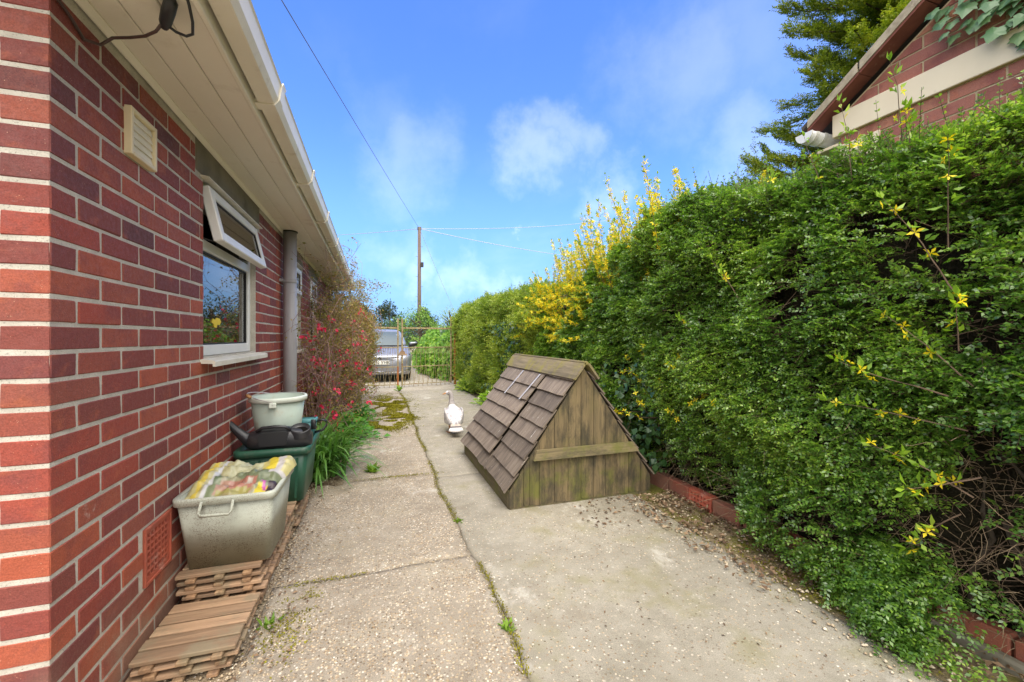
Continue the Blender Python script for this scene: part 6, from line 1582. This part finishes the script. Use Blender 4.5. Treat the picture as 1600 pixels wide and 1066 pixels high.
for s in (1, -1):
    h = empty('headlight', (0, 0, 0), parent=car)
    pr = [(.52, .60), (.76, .615), (.83, .70), (.80, .755), (.56, .675)]
    m = MB(); m.prism([(s*u, w) for u, w in pr], lambda u, w, d: (u, d+.10+.30*(max(0, abs(u)-.5)/.33)**1.5, w), -.11, -.02); obj('housing', m, 'carblack', h)
    m = MB(); m.prism([(s*u, w) for u, w in [(.55, .615), (.75, .63), (.80, .695), (.57, .660)]], lambda u, w, d: (u, d+.10+.30*(max(0, abs(u)-.5)/.33)**1.5, w), -.122, -.112); obj('lens', m, 'lamp', h)
    m = MB(); m.prism([(s*u, w) for u, w in [(.56, .33), (.72, .34), (.74, .43), (.58, .44)]], lambda u, w, d: (u, d+.07*(abs(u)/.7)**2, w), -.034, -.024); obj('fog_light', m, 'lamp', car)
    mi = empty('door_mirror', (0, 0, 0), parent=car)
    m = MB(); m.rings([[(s*(.86+u*.24), 1.22+a*.06*(1-.25*u), .985+b*.075*(1-.3*u)+.02*u) for a, b in [(math.cos(q), math.sin(q)) for q in np.linspace(0, 2*math.pi, 13)[:-1]]] for u in (0, .3, .7, 1.)]); obj('shell', m, 'carblack', mi, True)
    m = MB(); m.rings([[(s*(.88+u*.2), 1.20+a*.055*(1-.25*u), 1.02+b*.045*(1-.3*u)+.02*u) for a, b in [(math.cos(q), math.sin(q)) for q in np.linspace(0, 2*math.pi, 13)[:-1]]] for u in (0, .3, .7, 1.)]); obj('cap', m, 'carpaint', mi, True)
    for yw in (.82, 3.32):
        w_ = empty('wheel', (0, 0, 0), parent=car)
        m = MB(); cw = []
        for (xx, rr2) in ((.68, .27), (.69, .305), (.72, .315), (.83, .315), (.855, .305), (.865, .26)): cw.append([(s*xx, yw+rr2*math.cos(q), .315+rr2*math.sin(q)) for q in np.linspace(0, 2*math.pi, 29)[:-1]])
        m.rings(cw); obj('tyre', m, 'tyre', w_, True)
        m = MB(); m.rings([[(s*xx, yw+rr2*math.cos(q), .315+rr2*math.sin(q)) for q in np.linspace(0, 2*math.pi, 29)[:-1]] for xx, rr2 in ((.862, .21), (.878, .205), (.872, .05))]); obj('rim', m, 'alloy', w_)
np_ = empty('number_plate', (0, 0, 0), parent=car)
m = MB(); m.bbox((-.26, -.042, .475), (.26, -.030, .575), .002); obj('plate_panel', m, 'plate', np_)
fc = bpy.data.curves.new('lettering', 'FONT'); fc.body = 'OE72 YHK'; fc.align_x = 'CENTER'; fc.align_y = 'CENTER'; fc.size = .112; fc.extrude = .0015; fc.space_character = 1.05
fo = bpy.data.objects.new('lettering', fc); link(fo); fo.location = (0, -.0435, .525); fo.rotation_euler = (R_(90), 0, 0); bpy.context.view_layer.update()
lme = bpy.data.meshes.new_from_object(fo.evaluated_get(bpy.context.evaluated_depsgraph_get())); lo_ = obj('lettering', lme, 'carblack', np_); lo_.location = fo.location; lo_.rotation_euler = fo.rotation_euler; lme.materials.clear(); lme.materials.append(MT['carblack'])
bpy.data.objects.remove(fo); lo_.name = 'lettering'
bd = empty('badge', (0, 0, 0), parent=car)
m = MB(); n_ = 24
for k in range(n_):
    pass
def ringpts(rad, y): return [(rad*math.cos(2*math.pi*k/n_), y, .628+rad*math.sin(2*math.pi*k/n_)) for k in range(n_)]
m.rings([ringpts(.062, -.022), ringpts(.062, -.036), ringpts(.052, -.038), ringpts(.052, -.022)], cap0=False, cap1=False); obj('badge_ring', m, 'chrome', bd, True)
m = MB()
for a, b in (((-.026, .045), (-.004, .008)), ((.026, .045), (.004, .008)), ((-.046, .024), (-.018, -.044)), ((-.018, -.044), (0, -.004)), ((0, -.004), (.018, -.044)), ((.018, -.044), (.046, .024))):
    m.tube([(a[0], -.036, .628+a[1]), (b[0], -.036, .628+b[1])], .006, 6)
obj('badge_strokes', m, 'chrome', bd)
m = MB(); m.tube([(0, -.020, .628), (0, -.026, .628)], .054, 24); obj('badge_disc', m, 'carblack', bd)

# ------------------------------------------------------------------ telegraph pole and wires
tp = empty('telegraph_pole', (2.65, 26.5, 0), 0, 'wooden telegraph pole rising beyond the gate', 'pole')
m = MB(); m.tube([(0, 0, -.2), (0, 0, 8.02)], [.13, .095], 14); obj('shaft', m, 'polewood', tp, True)
m = MB(); m.bbox((-.12, -.08, 7.86), (.12, .08, 8.06), .02); obj('top_bracket', m, 'wire', tp)
m = MB(); m.bbox((.08, -.2, 5.55), (.24, -.05, 5.85), .02); obj('junction_box', m, 'black', tp)
m = MB()
for k in range(8): z = 2.5+k*.62; s = 1 if k % 2 else -1; m.tube([(s*.09, 0, z), (s*.22, 0, z)], .012, 6)
obj('step_iron', m, 'wire', tp)
PT = Vector((2.65, 26.5, 7.95))
def wire(label, b, sag_, rad, mat='wire', a=None):
    a = Vector(a) if a is not None else PT; b = Vector(b); o = empty('overhead_wire', tuple(a), 0, label, 'cable', 'overhead wires'); n = 24; pts = []
    for k in range(n+1): t = k/n; p = a.lerp(b, t); p.z -= sag_*4*t*(1-t); pts.append(p-a)
    m = MB(); m.tube(pts, rad, 5); obj('strand', m, mat, o)
def along(px, py, dist): # point at a chosen distance in the direction of a photo pixel
    a_, b_ = (px-800)/655, (527.5-py)/655; return (dist*(a_*CC+CS), dist*(CC-a_*CS), 1.2+dist*b_)
wire('dark service wire dropping from the telegraph pole over the bungalow roof', (-4.51, -9.67, 4.62), .10, .0075)
wire('thin wire from the telegraph pole running level to the left', along(300, 362, 42), .5, .018, 'palewire')
wire('upper of the two pale wires running right from the telegraph pole', along(960, 343, 42), .3, .018, 'palewire')
wire('lower of the two pale wires running right from the telegraph pole', along(960, 408, 36), .25, .020, 'palewire')
wire('faint wire slanting down right from the pole towards the hedge', along(712, 490, 30), .1, .010, 'palewire', a=PT+Vector((.1, 0, -.2)))

# ------------------------------------------------------------------ trees
def conifer():
    r = np.random.default_rng(40); o = empty('conifer_tree', (8.6, 4.6, 0), 0, 'tall ragged conifer with drooping sprays behind the garage', 'tree'); H = 10.5
    m = MB(); m.tube([(0, 0, -.1), (.05, 0, 3), (0, .05, 6.5), (0, 0, H)], [.26, .2, .12, .03], 10); obj('trunk', m, 'bark', o)
    lm = MB(); P, D, U, L = [], [], [], []
    for k in range(200):
        z = r.uniform(1.4, H-.3); t = z/H; reach = (3.35*(1-t)**.62+.25)*r.uniform(.55, 1.08); a = r.uniform(0, 6.283)
        if k % 3: a = math.pi+r.normal()*1.0           # more limbs grow out to the open, path side
        d = np.array([math.cos(a), math.sin(a), r.uniform(-.05, .45)]); p = np.array([0, 0, z]); pts = [p]; n = 10
        for q in range(n):
            d = d+r.normal(size=3)*.07+np.array([0, 0, -.05 if q < 5 else .09]); d /= np.linalg.norm(d); p = p+d*reach/n; pts.append(p)
            if q >= 1:
                sd = np.cross(d, [0, 0, 1.]); sd /= np.linalg.norm(sd)+1e-9
                fat = math.sin(math.pi*min(1, (q+.6)/n))**.6
                for s in range(int(12+reach*9)):
                    off_ = sd*r.normal()*.11*fat*(reach/2.2)+np.array([0, 0, r.normal()*.05])
                    v = d*1.0+sd*np.sign(np.dot(off_, sd))*r.uniform(.1, .9)+np.array([0, 0, r.normal()*.25+.22])
                    P.append(p+off_-d*r.uniform(0, reach/n)); D.append(v); U.append([r.normal()*.5, r.normal()*.5, 1.]); L.append(r.uniform(.14, .32)*(1-.35*q/n))
        lm.tube(pts, [.035*(1-t*.6)*(1-.85*q/n)+.003 for q in range(n+1)], 5)
    obj('limb', lm, 'bark', o)
    P, D, U, L = map(np.array, (P, D, U, L))
    V, F, _ = sprays(P, D, U, L, 7, .042, .019, r, jitter=.55, droop=-.05)
    obj('crown', np_mesh('crown', V, F, 'conifer'), None, o)['kind'] = 'stuff'
conifer()
def crown_tree(label, x, y, h, w, seed, mat, leaf, n, trunk_h, name='tree', shape='round', cat_='tree', group=None):
    r = np.random.default_rng(seed); o = empty(name, (x, y, 0), 0, label, cat_, group)
    m = MB(); m.tube([(0, 0, -.2), (.05*w, 0, h*.4), (0, 0, h*.9)], [.05*w, .035*w, .008*w], 8); obj('trunk', m, 'bark', o)
    lm = MB(); C = []
    for k in range(34):
        t = r.uniform(trunk_h/h, .97); a = r.uniform(0, 6.283); prof = (1-t)**.55 if shape == 'cone' else math.sin(math.pi*min(1, (t*.92+.12)))**.6; q = r.uniform(.35, 1)*prof*w*.5
        c = np.array([math.cos(a)*q, math.sin(a)*q, t*h]); C.append(c); lm.tube([(0, 0, max(.1, t*h-.28*w*.5)), c*np.array([.6, .6, 1])-np.array([0, 0, .05*w]), c], [.012*w, .008*w, .003*w], 5)
    obj('limb', lm, 'bark', o)
    C = np.array(C); i = r.integers(0, len(C), n); rad = w*.13; q = r.normal(size=(n, 3)); q /= np.linalg.norm(q, axis=1)[:, None]; q *= (r.uniform(0, 1, n)**.45)[:, None]
    P = C[i]+q*rad*r.uniform(.6, 1.5, len(C))[i][:, None]; P[:, 2] = np.maximum(P[:, 2], .02)
    V, F = leaves(P, q+r.normal(size=(n, 3))*.6, r.normal(size=(n, 3))+np.array([0, 0, .9]), leaf*r.uniform(.6, 1.3, n), leaf*.55*r.uniform(.6, 1.3, n))
    obj('crown', np_mesh('crown', V, F, mat), None, o)['kind'] = 'stuff'
    return o
# far dark trees behind the car, green shrubs by the lane
for (x, h, w, sd, lb) in ((-2.2, 6.0, 5.5, 1, 'dark far evergreen just right of the quince, left of its pair'), (2.0, 6.4, 5.0, 2, 'dark far evergreen above the car roof, right of its pair'), (7.2, 5.2, 6, 3, 'dark far tree low on the skyline behind the telegraph pole')):
    crown_tree(lb, x, 62+sd, h, w, sd, 'fartree', .28, 5000, .4, 'evergreen_tree', 'round', 'tree', 'far dark trees on the skyline')
crown_tree('light green bush growing below the telegraph pole beyond the gate', 1.95, 20, 2.55, 2.6, 5, 'hedge', .085, 3200, .2, 'bush', 'round', 'bush')
crown_tree('thin-twigged bush right of the telegraph pole beyond the gate', 3.6, 21, 2.7, 2.4, 6, 'hedge_far', .07, 1200, .2, 'bush', 'round', 'bush')
crown_tree('dark bush behind the car beyond the gate', 1.2, 23.5, 2.1, 3.2, 7, 'ivy_dark', .11, 4200, .1, 'bush', 'round', 'bush')
crown_tree('dark bush further along the lane behind the ivy bank', 3.4, 18.5, 1.9, 2.6, 8, 'ivy_dark', .10, 3500, .1, 'bush', 'round', 'bush')
for (x, y, h, w, sd, lb) in ((-9, 34, 4.5, 7, 9, 'broad dark bush beyond the bungalow roof end'), (-4, 40, 4.0, 6, 10, 'broad dark bush behind the quince across the lane'), (12, 44, 4.2, 8, 11, 'broad dark bush behind the far hedge')):
    crown_tree(lb, x, y, h, w, sd, 'fartree', .2, 4500, .2, 'bush', 'round', 'bush', 'bushes across the lane')
